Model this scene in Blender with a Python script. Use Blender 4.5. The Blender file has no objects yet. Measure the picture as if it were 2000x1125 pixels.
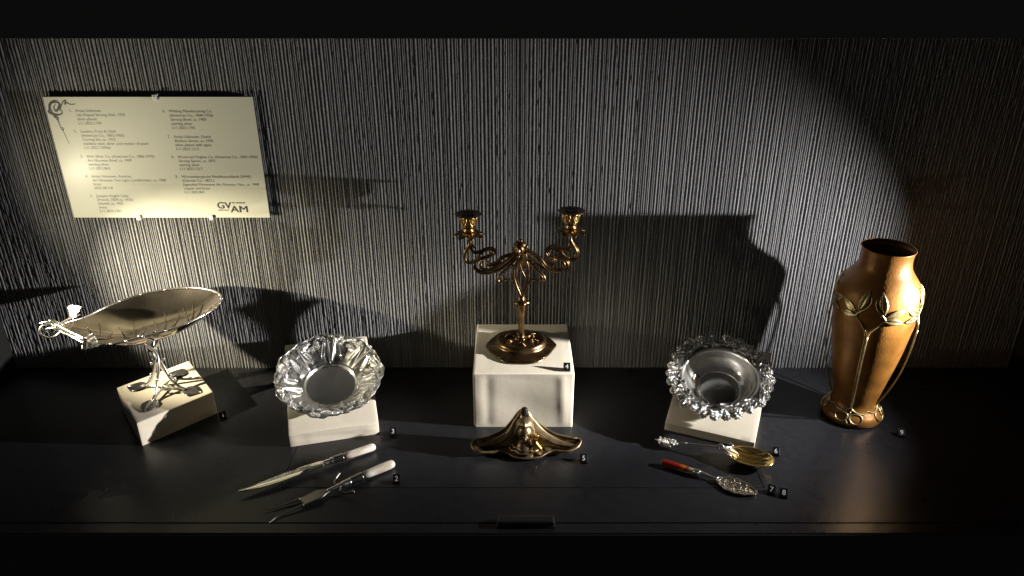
import bpy, math, random
import numpy as np
from mathutils import Vector, Matrix
random.seed(7); rng = np.random.default_rng(7)
PI = math.pi
S = bpy.context.scene
COL = S.collection

# ------------------------------------------------------------------ camera, world, lamps, exposure
cam_d = bpy.data.cameras.new('camera'); cam = bpy.data.objects.new('camera', cam_d); COL.objects.link(cam)
cam.location = (0, -1.41, .85); cam.rotation_euler = (math.radians(65), 0, 0)
cam_d.sensor_width = 36; cam_d.lens = 26.1; cam_d.clip_start = .01; cam_d.clip_end = 50
S.camera = cam
W = bpy.data.worlds.new('World'); S.world = W; W.use_nodes = True
W.node_tree.nodes['Background'].inputs['Color'].default_value = (1, .93, .9, 1)
W.node_tree.nodes['Background'].inputs['Strength'].default_value = .026
S.view_settings.view_transform = 'Standard'; S.view_settings.look = 'None'
S.view_settings.exposure = 0; S.view_settings.gamma = 1
S.cycles.max_bounces = 8; S.cycles.glossy_bounces = 6; S.cycles.sample_clamp_indirect = 6
S.cycles.use_denoising = True; S.cycles.caustics_reflective = False; S.cycles.caustics_refractive = False

def spot(name, loc, aim, power, color, size, blend, radius=.006):
    l = bpy.data.lights.new(name, 'SPOT'); o = bpy.data.objects.new(name, l); COL.objects.link(o)
    o.location = loc; l.energy = power; l.color = color; l.spot_size = math.radians(size)
    l.spot_blend = blend; l.shadow_soft_size = radius
    o.rotation_euler = Vector(aim).to_track_quat('-Z', 'Y').to_euler()
    return o
spot('case_lamp', (-1.03, -.345, .36), (.82, .50, .12), 11.5, (1, .90, .66), 106, 1.0)
spot('case_lamp', (-1.03, -.348, .348), (.75, .57, -.31), 62, (1, .89, .64), 57, 1.0)
spot('case_lamp', (1.03, -.355, .355), (-.91, .27, -.18), 60, (1, .975, .955), 84, 1.0)
spot('case_lamp', (1.03, -.358, .343), (-.93, .155, -.22), 140, (1, .965, .93), 26, 1.0)

# ------------------------------------------------------------------ helpers
def mk(name, verts, faces, mat, parent=None, smooth=True, loc=None):
    me = bpy.data.meshes.new(name)
    me.from_pydata([tuple(map(float, v)) for v in verts], [], [tuple(map(int, f)) for f in faces])
    if smooth: me.polygons.foreach_set('use_smooth', [True] * len(me.polygons))
    if mat: me.materials.append(mat)
    me.update()
    o = bpy.data.objects.new(name, me); COL.objects.link(o)
    if parent: o.parent = parent
    if loc is not None: o.location = loc
    return o
def share(src, name, parent, mw=None):
    o = bpy.data.objects.new(name, src.data); COL.objects.link(o); o.parent = parent
    if mw is not None: o.matrix_local = mw
    return o
def thing(name, label, cat, loc=(0, 0, 0), rz=0, group=None):
    o = bpy.data.objects.new(name, None); COL.objects.link(o); o.empty_display_size = .02
    o.location = loc; o.rotation_euler = (0, 0, rz); tag(o, label, cat, group); return o
def tag(o, label, cat, group=None):
    o['label'] = label; o['category'] = cat
    if group: o['group'] = group
    return o
class MB:
    def __init__(s): s.v = []; s.f = []
    def add(s, v, f):
        b = len(s.v); s.v += [tuple(p) for p in v]; s.f += [tuple(i + b for i in q) for q in f]; return s
    def mk(s, name, mat, parent=None, smooth=True, loc=None): return mk(name, s.v, s.f, mat, parent, smooth, loc)
def cr(pts, n=6, closed=False):
    P = [np.array(p, float) for p in pts]; out = []; m = len(P)
    rngi = range(m) if closed else range(m - 1)
    for i in rngi:
        if closed: a, b, c, d = P[i - 1], P[i], P[(i + 1) % m], P[(i + 2) % m]
        else: a, b, c, d = P[max(i - 1, 0)], P[i], P[i + 1], P[min(i + 2, m - 1)]
        for k in range(n):
            t = k / n
            out.append(.5 * ((2 * b) + (c - a) * t + (2 * a - 5 * b + 4 * c - d) * t * t + (3 * b - a - 3 * c + d) * t ** 3))
    if not closed: out.append(P[-1])
    return np.array(out)
def tube(mb, pts, r, seg=8, closed=False, squash=None):
    """round tube along pts; r scalar or list (interpolated); squash=(axis vector, factor) flattens it"""
    P = np.array(pts, float); n = len(P)
    R = np.full(n, r) if np.isscalar(r) else np.interp(np.linspace(0, 1, n), np.linspace(0, 1, len(r)), r)
    T = np.gradient(P, axis=0) if not closed else (np.roll(P, -1, 0) - np.roll(P, 1, 0))
    T /= (np.linalg.norm(T, axis=1)[:, None] + 1e-12)
    a = np.array([0, 0, 1.]) if abs(T[0][2]) < .9 else np.array([0, 1., 0])
    N = np.cross(T[0], a); N /= np.linalg.norm(N); v = []; f = []
    for i in range(n):
        N = N - T[i] * (N @ T[i]); N /= (np.linalg.norm(N) + 1e-12); B = np.cross(T[i], N)
        for k in range(seg):
            t = 2 * PI * k / seg; d = N * math.cos(t) + B * math.sin(t)
            if squash is not None:
                ax = np.array(squash[0], float); d = d - ax * (d @ ax) * (1 - squash[1])
            v.append(P[i] + d * R[i])
    m = n if closed else n - 1
    for i in range(m):
        j = (i + 1) % n
        for k in range(seg):
            k2 = (k + 1) % seg; f.append((i * seg + k, i * seg + k2, j * seg + k2, j * seg + k))
    if not closed:
        v.append(P[0]); v.append(P[-1])
        for k in range(seg):
            k2 = (k + 1) % seg
            f.append((n * seg, k2, k)); f.append((n * seg + 1, (n - 1) * seg + k, (n - 1) * seg + k2))
    return mb.add(v, f)
def lathe(mb, prof, n=48, mod=None, c=(0, 0, 0), sx=1, sy=1, cap=True):
    v = []; f = []
    for i, (r, z) in enumerate(prof):
        for k in range(n):
            t = 2 * PI * k / n; q = r * (mod(t, i, z) if mod else 1)
            v.append((c[0] + q * math.cos(t) * sx, c[1] + q * math.sin(t) * sy, c[2] + z))
    m = len(prof)
    for i in range(m - 1):
        for k in range(n):
            k2 = (k + 1) % n; f.append((i * n + k, i * n + k2, (i + 1) * n + k2, (i + 1) * n + k))
    if cap: f.append(tuple(range(n))[::-1]); f.append(tuple((m - 1) * n + k for k in range(n)))
    return mb.add(v, f)
def shell(mb, G, t, wrap=False):
    """G[row][col] grid of top points -> closed sheet of thickness t (downwards along the normal)"""
    G = np.array(G, float); nr, nc = G.shape[:2]
    if wrap: dc = np.roll(G, -1, 1) - np.roll(G, 1, 1)
    else: dc = np.gradient(G, axis=1)
    dr = np.gradient(G, axis=0); N = np.cross(dc, dr); N /= (np.linalg.norm(N, axis=2)[..., None] + 1e-12)
    Bm = G - N * t; v = list(G.reshape(-1, 3)) + list(Bm.reshape(-1, 3)); o = nr * nc; f = []
    cs = nc if wrap else nc - 1
    for i in range(nr - 1):
        for k in range(cs):
            k2 = (k + 1) % nc; a, b, c, d = i * nc + k, i * nc + k2, (i + 1) * nc + k2, (i + 1) * nc + k
            f.append((a, b, c, d)); f.append((o + d, o + c, o + b, o + a))
    for k in range(cs):
        k2 = (k + 1) % nc; b = (nr - 1) * nc
        f.append((b + k, b + k2, o + b + k2, o + b + k)); f.append((k2, k, o + k, o + k2))
    if not wrap:
        for i in range(nr - 1):
            a, d = i * nc, (i + 1) * nc; f.append((a, d, o + d, o + a)); e = nc - 1
            f.append((a + e, o + a + e, o + d + e, d + e))
    return mb.add(v, f)
def ball(mb, c, r, nu=10, nv=7, sc=(1, 1, 1), rot=None):
    v = []; f = []
    for j in range(nv + 1):
        ph = PI * j / nv
        for k in range(nu):
            t = 2 * PI * k / nu; p = np.array((math.sin(ph) * math.cos(t) * sc[0], math.sin(ph) * math.sin(t) * sc[1], math.cos(ph) * sc[2])) * r
            if rot is not None: p = rot @ p
            v.append(p + np.array(c))
    for j in range(nv):
        for k in range(nu):
            k2 = (k + 1) % nu; f.append((j * nu + k, (j + 1) * nu + k, (j + 1) * nu + k2, j * nu + k2))
    return mb.add(v, f)
def box(mb, x0, x1, y0, y1, z0, z1):
    v = [(x, y, z) for z in (z0, z1) for y in (y0, y1) for x in (x0, x1)]
    return mb.add(v, [(0, 2, 3, 1), (4, 5, 7, 6), (0, 1, 5, 4), (2, 6, 7, 3), (0, 4, 6, 2), (1, 3, 7, 5)])
def bevel(o, w, seg=2, ang=40):
    m = o.modifiers.new('bevel', 'BEVEL'); m.width = w; m.segments = seg; m.limit_method = 'ANGLE'; m.angle_limit = math.radians(ang); return o
def sst(a, b, x):
    t = np.clip((x - a) / (b - a), 0, 1); return t * t * (3 - 2 * t)
def leaf_grid(L, Wd, nu=17, nv=9, serr=0, ns=9, curl=0, cup=0, ribs=0, nrib=7, shape=.8, tip=1.0):
    """leaf lying in xy along +x, rising in z by cup/curl; returns grid"""
    G = []
    for i in range(nu):
        u = i / (nu - 1); w = Wd / 2 * (math.sin(PI * u ** shape) ** .75 + .04) * (1 - .15 * u) if 0 < u < 1 else Wd * .02
        row = []
        for k in range(nv):
            s = 2 * k / (nv - 1) - 1
            ww = w * (1 + serr * (abs(((u * ns) % 1) - .5) * 2 - .5) * (abs(s) > .95))
            y = s * ww; z = cup * (s * s) * w + curl * u * u + ribs * (abs((((u * nrib) - abs(s) * .9) % 1) - .5) * 2 - .5) * min(1, abs(s) * 3) - ribs * 1.5 * math.exp(-(s / .18) ** 2)
            row.append((u * L + .18 * L * abs(s) * (u > 0) * (1 - u), y, z))
        G.append(row)
    return np.array(G)
def xf(G, M):
    G = np.array(G, float); sh = G.shape; P = G.reshape(-1, 3); R = np.array(M)[:3, :3]; T = np.array(M)[:3, 3]
    return (P @ R.T + T).reshape(sh)
def frame(o, x, z):
    x = Vector(x).normalized(); z = Vector(z); y = z.cross(x).normalized(); z = x.cross(y)
    M = Matrix.Identity(4)
    for i in range(3): M[i][0] = x[i]; M[i][1] = y[i]; M[i][2] = z[i]; M[i][3] = o[i]
    return M
def font_mesh(txt, size, shear=0, extrude=0, align='LEFT', width=None, bold=0):
    c = bpy.data.curves.new('txt', 'FONT'); c.body = txt; c.size = size; c.shear = shear; c.extrude = extrude; c.align_x = align; c.offset = bold
    c.resolution_u = 4
    o = bpy.data.objects.new('txt', c); COL.objects.link(o)
    dg = bpy.context.evaluated_depsgraph_get(); dg.update()
    me = bpy.data.meshes.new_from_object(o.evaluated_get(dg)); v = np.array([tuple(p.co) for p in me.vertices]).reshape(-1, 3); f = [tuple(p.vertices) for p in me.polygons]
    bpy.data.objects.remove(o); bpy.data.curves.remove(c); bpy.data.meshes.remove(me)
    if width is not None and len(v): v[:, 0] *= width / (v[:, 0].max() - v[:, 0].min())
    return v, f

# ------------------------------------------------------------------ materials
def mat(name, color, metal=0, rough=.5, spec=.5, coat=0, coat_rough=.1):
    m = bpy.data.materials.new(name); m.use_nodes = True; b = m.node_tree.nodes['Principled BSDF']
    b.inputs['Base Color'].default_value = (*color, 1); b.inputs['Metallic'].default_value = metal
    b.inputs['Roughness'].default_value = rough; b.inputs['Specular IOR Level'].default_value = spec
    b.inputs['Coat Weight'].default_value = coat; b.inputs['Coat Roughness'].default_value = coat_rough
    return m
def N(m, t, **kw):
    n = m.node_tree.nodes.new(t)
    for k, v in kw.items():
        if k in n.inputs: n.inputs[k].default_value = v
        else: setattr(n, k, v)
    return n
def LK(m, a, b): m.node_tree.links.new(a, b)
def coords(m, sc=(1, 1, 1)):
    t = N(m, 'ShaderNodeTexCoord'); mp = N(m, 'ShaderNodeMapping'); mp.inputs['Scale'].default_value = sc
    LK(m, t.outputs['Object'], mp.inputs['Vector']); return mp.outputs['Vector']
def noise(m, scale, detail=3, sc=(1, 1, 1), rough=.55):
    n = N(m, 'ShaderNodeTexNoise'); n.inputs['Scale'].default_value = scale; n.inputs['Detail'].default_value = detail; n.inputs['Roughness'].default_value = rough
    LK(m, coords(m, sc), n.inputs['Vector']); return n.outputs['Fac']
def ramp(m, fac, stops):
    r = N(m, 'ShaderNodeValToRGB'); e = r.color_ramp.elements
    while len(e) < len(stops): e.new(.5)
    for i, (p, c) in enumerate(stops): e[i].position = p; e[i].color = (*c, 1) if len(c) == 3 else c
    LK(m, fac, r.inputs['Fac']); return r.outputs['Color']
def g(v): return (v, v, v)
def set_in(m, name, sock): LK(m, sock, m.node_tree.nodes['Principled BSDF'].inputs[name])
def bump(m, fac, strength, dist=.001, prev=None):
    b = N(m, 'ShaderNodeBump'); b.inputs['Strength'].default_value = strength; b.inputs['Distance'].default_value = dist
    LK(m, fac, b.inputs['Height'])
    if prev: LK(m, prev, b.inputs['Normal'])
    set_in(m, 'Normal', b.outputs['Normal']); return b.outputs['Normal']

M_wall = mat('ribbed_charcoal_board', (.1, .1, .1), 0, .75, .35)
set_in(M_wall, 'Base Color', ramp(M_wall, noise(M_wall, 320, 3), [(.3, (.16, .16, .164)), (.75, (.33, .33, .336))]))
bump(M_wall, noise(M_wall, 620, 3), .5, .0010)
M_deck = mat('matt_black_deck', (.013, .013, .015), 0, .4, .45)
set_in(M_deck, 'Roughness', ramp(M_deck, noise(M_deck, 9, 4), [(.3, g(.25)), (.75, g(.37))]))
set_in(M_deck, 'Base Color', ramp(M_deck, noise(M_deck, 60, 4), [(.3, (.011, .011, .013)), (.8, (.019, .019, .022))]))
bump(M_deck, noise(M_deck, 900, 2), .12, .0006)
_mx = N(M_deck, 'ShaderNodeMixRGB', blend_type='ADD'); _mx.inputs[0].default_value = 1   # fine dust and lint on the deck
_bc = M_deck.node_tree.nodes['Principled BSDF'].inputs['Base Color']; LK(M_deck, _bc.links[0].from_socket, _mx.inputs[1])
LK(M_deck, ramp(M_deck, noise(M_deck, 420, 2), [(.66, (0, 0, 0)), (.76, (.035, .035, .037))]), _mx.inputs[2]); LK(M_deck, _mx.outputs[0], _bc)
M_case = mat('black_case_paint', (.012, .012, .012), 0, .55, .4)
bump(M_case, noise(M_case, 500, 2), .1, .0005)
M_valance = mat('black_valance_paint', (.12, .12, .12), 0, .7, .3)
M_handle = mat('black_plastic', (.015, .015, .016), 0, .35, .5)
M_cloth = mat('cream_cotton_cover', (.78, .72, .60), 0, .9, .1)
_w = noise(M_cloth, 1500, 2, (1, 1, .25)); set_in(M_cloth, 'Base Color', ramp(M_cloth, noise(M_cloth, 700, 3, (1, 1, .2)), [(.25, (.73, .655, .52)), (.8, (.85, .775, .635))]))
bump(M_cloth, noise(M_cloth, 45, 3), .08, .003, bump(M_cloth, _w, .3, .0005))
M_silver = mat('polished_silver', (.90, .89, .86), 1, .13)
set_in(M_silver, 'Roughness', ramp(M_silver, noise(M_silver, 30, 3), [(.3, g(.07)), (.8, g(.15))]))
bump(M_silver, noise(M_silver, 25, 2), .06, .003)
M_rimsilver = mat('chased_silver', (.55, .54, .52), 1, .14)
M_basin = mat('smooth_silver', (.90, .88, .83), 1, .12)
bump(M_basin, noise(M_basin, 70, 3, (1, .15, 1)), .05, .002)
M_plate = mat('worn_silver_plate', (.86, .80, .70), 1, .27)
set_in(M_plate, 'Roughness', ramp(M_plate, noise(M_plate, 40, 4), [(.3, g(.13)), (.8, g(.22))]))
set_in(M_plate, 'Base Color', ramp(M_plate, noise(M_plate, 25, 4), [(.3, (.34, .29, .235)), (.75, (.52, .45, .36))]))
M_server = mat('toned_silver', (.50, .43, .34), 1, .3)
M_plated = mat('bright_silver_plate', (.85, .83, .79), 1, .16)
M_under = mat('silver_underside_dark_reflection', (.22, .19, .17), 1, .12)  # the dark deck mirrored under the dish is put into this colour
M_dark_silver = mat('dark_silver', (.34, .33, .32), 1, .3)  # on the leaf feet this colour paints in the dark they reflect
M_brass = mat('dark_antique_brass', (.42, .27, .12), 1, .3)
set_in(M_brass, 'Base Color', ramp(M_brass, noise(M_brass, 45, 4), [(.3, (.11, .065, .032)), (.55, (.23, .145, .07)), (.8, (.38, .26, .13))]))
set_in(M_brass, 'Roughness', ramp(M_brass, noise(M_brass, 80, 3), [(.3, g(.24)), (.8, g(.4))]))
M_darkb = mat('brass_dark_reflection', (.14, .09, .05), 1, .35)  # drip pans: reflection of the dark ceiling painted as base colour
M_gold = mat('bright_brass', (.70, .46, .17), 1, .25)
M_ink = mat('olive_brass', (.36, .27, .15), .85, .36)
set_in(M_ink, 'Base Color', ramp(M_ink, noise(M_ink, 60, 4), [(.3, (.15, .11, .06)), (.75, (.40, .30, .165))]))
M_copper = mat('hammered_copper', (.5, .25, .09), .3, .40, .35)
set_in(M_copper, 'Base Color', ramp(M_copper, noise(M_copper, 26, 5), [(.28, (.13, .050, .011)), (.5, (.22, .094, .017)), (.75, (.29, .13, .026))]))
_v = N(M_copper, 'ShaderNodeTexVoronoi'); _v.inputs['Scale'].default_value = 240; LK(M_copper, coords(M_copper, (1, 1, .6)), _v.inputs['Vector'])
bump(M_copper, _v.outputs['Distance'], .11, .0016)
M_mount = mat('pale_brass_mount', (.62, .50, .24), .9, .34)
set_in(M_mount, 'Base Color', ramp(M_mount, noise(M_mount, 120, 3), [(.3, (.32, .25, .11)), (.7, (.58, .48, .25))]))
M_gilt = mat('gilt_bowl', (.82, .62, .26), 1, .2)
M_pearl = mat('mother_of_pearl', (.80, .76, .68), 0, .22, .6, .5, .1)
set_in(M_pearl, 'Base Color', ramp(M_pearl, noise(M_pearl, 60, 4, (.4, 1, 1)), [(.3, (.52, .44, .35)), (.5, (.78, .71, .62)), (.7, (.84, .84, .86))]))
M_steel = mat('mirror_steel', (.90, .88, .82), 1, .025)
M_dsteel = mat('dull_steel', (.24, .23, .225), 1, .3)
M_agate = mat('red_agate', (.4, .04, .01), 0, .22, .5, .4, .08)
_t = N(M_agate, 'ShaderNodeTexCoord'); _s = N(M_agate, 'ShaderNodeSeparateXYZ'); LK(M_agate, _t.outputs['Object'], _s.inputs[0])
_mr = N(M_agate, 'ShaderNodeMapRange'); _mr.inputs['From Min'].default_value = 0; _mr.inputs['From Max'].default_value = .06; LK(M_agate, _s.outputs['X'], _mr.inputs['Value'])
_ad = N(M_agate, 'ShaderNodeMath', operation='ADD'); _ns = N(M_agate, 'ShaderNodeMath', operation='MULTIPLY'); _ns.inputs[1].default_value = .22
LK(M_agate, noise(M_agate, 140, 3), _ns.inputs[0]); LK(M_agate, _mr.outputs[0], _ad.inputs[0]); LK(M_agate, _ns.outputs[0], _ad.inputs[1])
set_in(M_agate, 'Base Color', ramp(M_agate, _ad.outputs[0], [(.1, (.24, .010, .005)), (.62, (.30, .016, .006)), (.74, (.52, .12, .015)), (.88, (.14, .05, .016)), (1, (.45, .36, .28))]))
M_panel = mat('white_panel_print', (.52, .52, .435), 0, .6, .2, .12, .27)
bump(M_panel, noise(M_panel, 90, 4, (1, 1, 1)), .09, .002)
M_edge = mat('black_panel_edge', (.02, .02, .02), 0, .5)
M_ink_print = mat('grey_print_ink', (.06, .06, .055), 0, .5)
M_black_print = mat('black_print_ink', (.02, .018, .02), 0, .5)
M_clip = mat('clear_plastic_clip', (.75, .75, .72), 0, .15, .5)
M_clip.node_tree.nodes['Principled BSDF'].inputs['Transmission Weight'].default_value = .15
M_cube = mat('black_acrylic_cube', (.008, .008, .009), 0, .25, .5)
M_white = mat('white_numeral_paint', (.74, .75, .77), 0, .5)
M_hole = mat('black_metal_and_hole_shade', (.02, .017, .013), .5, .5)

def haze(m, w, rough):   # polished metal with a worn, hazy second lobe
    nt = m.node_tree; p = nt.nodes['Principled BSDF']; p2 = nt.nodes.new('ShaderNodeBsdfPrincipled'); p2.inputs['Metallic'].default_value = 1; p2.inputs['Roughness'].default_value = rough
    p2.inputs['Base Color'].default_value = p.inputs['Base Color'].default_value
    for l in list(nt.links):
        if l.to_node == p and l.to_socket.name in ('Base Color', 'Normal'): nt.links.new(l.from_socket, p2.inputs[l.to_socket.name])
    mx = nt.nodes.new('ShaderNodeMixShader'); mx.inputs[0].default_value = w; nt.links.new(p.outputs[0], mx.inputs[1]); nt.links.new(p2.outputs[0], mx.inputs[2])
    nt.links.new(mx.outputs[0], nt.nodes['Material Output'].inputs['Surface'])
haze(M_silver, .22, .40); haze(M_basin, .18, .40); haze(M_rimsilver, .25, .4); haze(M_plated, .15, .4); haze(M_plate, .10, .45)
# ------------------------------------------------------------------ the case (setting)
def structure(o): o['kind'] = 'structure'; return o
# ribbed back wall: one relief sheet of narrow irregular ribs
xs = []; ds = []; x = -1.1; seam = False
def one_rib(w, gap, h):
    global x
    base = random.uniform(-.0003, .0004)
    xs.extend([x, x + w * .20, x + w * .72, x + w, x + w + gap]); ds.extend([base, h, h * random.uniform(.88, 1.06), base + .0002, base]); x += w + gap + 5e-5
while x < 1.1:
    if not seam and x > .003: one_rib(.0024, .0052, .0036); seam = True
    if random.random() < .5:
        one_rib(random.uniform(.0020, .0024), random.uniform(.0007, .0010), random.uniform(.0032, .0040)); one_rib(random.uniform(.0019, .0024), random.uniform(.0025, .0032), random.uniform(.0032, .0040))
    else: one_rib(random.uniform(.0033, .0040), random.uniform(.0028, .0036), random.uniform(.0036, .0044))
xs = np.array(xs); ds = np.array(ds); nz = 150; zs = np.linspace(-.006, .80, nz)
def lf(n, k):
    a = rng.normal(size=(nz // k + 3, n)); t = np.arange(nz) / k; i = t.astype(int); fr = (t - i)[:, None]; fr = fr * fr * (3 - 2 * fr)
    return a[i] * (1 - fr) + a[i + 1] * fr
rib = np.repeat(np.arange(len(xs) // 5), 5)
jx = lf(rib.max() + 1, 2)[:, rib] * .00008 + lf(rib.max() + 1, 24)[:, rib] * .00022; jy = 1 + .10 * lf(rib.max() + 1, 2)[:, rib]
Vw = np.empty((nz, len(xs), 3)); Vw[..., 0] = xs[None] + jx; Vw[..., 1] = -ds[None] * jy; Vw[..., 2] = zs[:, None]
nx = len(xs); I = np.arange((nz - 1) * (nx - 1)); r_, c_ = I // (nx - 1), I % (nx - 1); a_ = r_ * nx + c_
structure(mk('back_wall', Vw.reshape(-1, 3), np.stack([a_, a_ + 1, a_ + nx + 1, a_ + nx], 1), M_wall, None, False))
for sx in (-1, 1):
    mb = MB(); box(mb, min(sx * 1.09, sx * 1.11), max(sx * 1.09, sx * 1.11), -.505, .02, -.1, .8); structure(mk('side_wall', mb.v, mb.f, M_case, None, False))
mb = MB(); box(mb, -1.11, 1.11, -.495, .03, .80, .82); structure(mk('ceiling', mb.v, mb.f, M_case, None, False))
mb = MB(); box(mb, -1.5, 1.5, -.53, -.50, .7505, 1.5); structure(bevel(mk('valance', mb.v, mb.f, M_valance, None, False), .002))
mb = MB(); box(mb, -1.5, 1.5, -.5090, -.5070, -.9, -.0030); structure(mk('base_fascia', mb.v, mb.f, M_case, None, False))
deck = bpy.data.objects.new('deck', None); COL.objects.link(deck); structure(deck)
gp = .0006
o4 = [(-1.09, -.483), (1.09, -.483), (1.09, .01), (-1.09, .01)]; i4 = [(-.4, -.4), (.4335, -.4), (.4335, -.063), (-.4, -.063)]
v = [(x, y, z) for z in (0, -.018) for (x, y) in o4 + i4]; f = []
for k in range(4):
    m_ = (k + 1) % 4; f += [(k, m_, 4 + m_, 4 + k), (8 + m_, 8 + k, 12 + k, 12 + m_), (m_, k, 8 + k, 8 + m_), (4 + k, 4 + m_, 12 + m_, 12 + k)]
bevel(mk('deck_sheet', v, f, M_deck, deck, False), .0006, 2)
mb = MB(); box(mb, -.4 + 2 * gp, .4335 - 2 * gp, -.4 + 2 * gp, -.063 - 2 * gp, -.018, 0); bevel(mk('deck_hatch', mb.v, mb.f, M_deck, deck, False), .0006, 2)
mb = MB(); box(mb, -1.09, 1.09, -.5065, -.4837, -.02, -.001); bevel(mk('front_rail', mb.v, mb.f, M_deck, deck, False), .0012, 2)
mb = MB(); box(mb, -1.1, 1.1, -.49, .01, -.035, -.025); mk('sub_deck', mb.v, mb.f, M_case, deck, False)
t = thing('pull_handle', 'low black oblong pull handle on the front rail of the deck', 'handle', (.0225, -.485, 0))
mb = MB(); box(mb, -.0455, .0455, -.0085, .0085, .0005, .010); bevel(mb.mk('grip', M_handle, t, False), .0028, 3)
mb = MB(); box(mb, -.0475, .0475, -.0105, .0105, -.001, .0012); bevel(mb.mk('base_plate', M_handle, t, False), .0008, 2)

# ------------------------------------------------------------------ text panel
SX0, SX1, SZ0, SZ1 = -.868, -.480, .3545, .590
t = thing('text_panel', 'white printed text panel listing nine numbered works, clipped to the ribbed wall', 'sign', ((SX0 + SX1) / 2, -.016, (SZ0 + SZ1) / 2))
ox, oz = t.location.x, t.location.z
mb = MB(); box(mb, SX0 - ox, SX1 - ox, .0006, .0075, SZ0 - oz, SZ1 - oz); mk('board', mb.v, mb.f, M_edge, t, False)
mb = MB(); box(mb, SX0 - ox, SX1 - ox, -.0008, .0004, SZ0 - oz, SZ1 - oz); mk('printed_face', mb.v, mb.f, M_panel, t, False)
def put(mb, v, f, X, Zc):
    if len(v): mb.add([(X - ox + p[0], -.0010 - p[2], Zc - oz + p[1]) for p in v], f)
rows = [
 (-.8257, -.8139, .5625, ['1.', 'Artist Unknown', 'Lily-Shaped Serving Dish, 1925', 'silver-plated', 'L11.2022.1194']),
 (-.8257, -.8139, .5238, ['2.', 'Landers, Frary & Clark', '(American Co., 1862-1965)', 'Carving Set, ca. 1910', 'stainless steel, silver, and mother of pearl', 'L11.2022.1209ab']),
 (-.8257, -.8139, .4756, ['3.', 'Alvin Silver Co. (American Co., 1886-1970)', 'Art Nouveau Bowl, ca. 1909', 'sterling silver', 'L11.2022.863']),
 (-.8257, -.8139, .4364, ['4.', 'Artist Unknown, Austrian', 'Art Nouveau Two Light Candleholder, ca. 1900', 'brass', '2025.38.118']),
 (-.8257, -.8139, .3969, ['5.', 'Joaquim Anglès Cañe', '(French, 1859-ca. 1925)', 'Inkwell, ca. 1905', 'brass', 'L11.2022.1201']),
 (-.6516, -.6397, .5617, ['6.', 'Whiting Manufacturing Co.', '(American Co., 1840-1926)', 'Serving Bowl, ca. 1900', 'sterling silver', 'L11.2022.1195']),
 (-.6516, -.6397, .5135, ['7.', 'Artist Unknown, Dutch', 'Bonbon Server, ca. 1920', 'silver-plated with agate', 'L11.2022.1213']),
 (-.6516, -.6397, .4746, ['8.', 'Wood and Hughes Co. (American Co., 1845-1903)', 'Serving Spoon, ca. 1875', 'sterling silver', 'L11.2022.1217']),
 (-.6516, -.6397, .4357, ['9.', 'Württembergische Metallwarenfabrik (WMF)', '(German Co., 1853-)', 'Jugendstil Movement Art Nouveau Vase, ca. 1900', 'copper and brass', 'L11.2022.841'])]
v, f = font_mesh('Wood and Hughes Co. (American Co., 1845-1903)', 1); FS = .1525 / (v[:, 0].max() - v[:, 0].min())
mb = MB()
for nx_, tx, z0, L in rows:
    v, f = font_mesh(L[0], FS); put(mb, v, f, nx_, z0)
    for i, s in enumerate(L[1:]):
        it = .2 if any(k in s for k in ('Dish,', 'Set,', 'Bowl,', 'Candleholder', 'Inkwell', 'Server', 'Spoon', 'Vase,')) else 0
        v, f = font_mesh(s, FS, it); put(mb, v, f, tx, z0 - .0078 * i)
mb.mk('lettering', M_ink_print, t, False)
mb = MB()
for dx_, dz_, lf_ in ((0, 0, 0), (.00055, 0, .00004), (-.00055, 0, .00008), (0, .0004, .00012), (0, -.0004, .00016)):
    v, f = font_mesh('GV', .0185, width=.0270); v[:, 2] += lf_; put(mb, v, f, -.5808 + dx_, .3736 + dz_)
    v, f = font_mesh('AM', .0185, width=.0335); v[:, 2] += lf_; put(mb, v, f, -.5553 + dx_, .3658 + dz_)
v, f = font_mesh('ART MUSEUM', .0040, bold=.0001, width=.027); put(mb, v, f, -.5515, .3838)
v, f = font_mesh('GRAND VALLEY', .0030, bold=.0001, width=.022); put(mb, v, f, -.5800, .3690)
mb.mk('museum_logo', M_black_print, t, False)
# whiplash flower emblem: flat printed strokes of changing width
def stroke(mb, pts, w, lift=.0009):
    P = cr(pts, 8); n = len(P); Wd = 1.6 * np.interp(np.linspace(0, 1, n), np.linspace(0, 1, len(w)), w)
    T = np.gradient(P, axis=0); T /= np.linalg.norm(T, axis=1)[:, None]; Nn = np.stack([-T[:, 1], T[:, 0]], 1)
    v = []
    for p, nn, ww in zip(P, Nn, Wd): v += [(p[0] + nn[0] * ww, -lift, p[1] + nn[1] * ww), (p[0] - nn[0] * ww, -lift, p[1] - nn[1] * ww)]
    mb.add(v, [(2 * i, 2 * i + 1, 2 * i + 3, 2 * i + 2) for i in range(n - 1)])
def em(px, py):  # emblem drawing grid: 30 px per cm on the board
    return ((SX0 - ox) + .0045 + (px - 95) * .000212, (SZ1 - oz) - .006 - (py - 60) * .000212)
mb = MB(); E = lambda L: [em(*p) for p in L]
stroke(mb, E([(205, 62), (165, 62), (125, 85), (108, 125), (120, 165), (165, 185), (205, 175), (212, 150), (190, 130)]), [.0002, .0007, .0009, .0010, .0008, .0012, .0007, .0005, .0003])
stroke(mb, E([(130, 160), (118, 120), (140, 85), (175, 75), (205, 85), (195, 120), (160, 155), (150, 120), (175, 90)]), [.0003, .0005, .0008, .0012, .0010, .0014, .0010, .0006, .0002], .00105)
stroke(mb, E([(100, 140), (95, 160), (120, 180), (155, 200), (165, 215)]), [.0004, .0012, .0010, .0008, .0004], .0012)
stroke(mb, E([(195, 155), (215, 110), (245, 70), (265, 62), (255, 95), (275, 80), (300, 95), (345, 92)]), [.0003, .0007, .0005, .0008, .0006, .0005, .0004, .0004], .00135)
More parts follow.
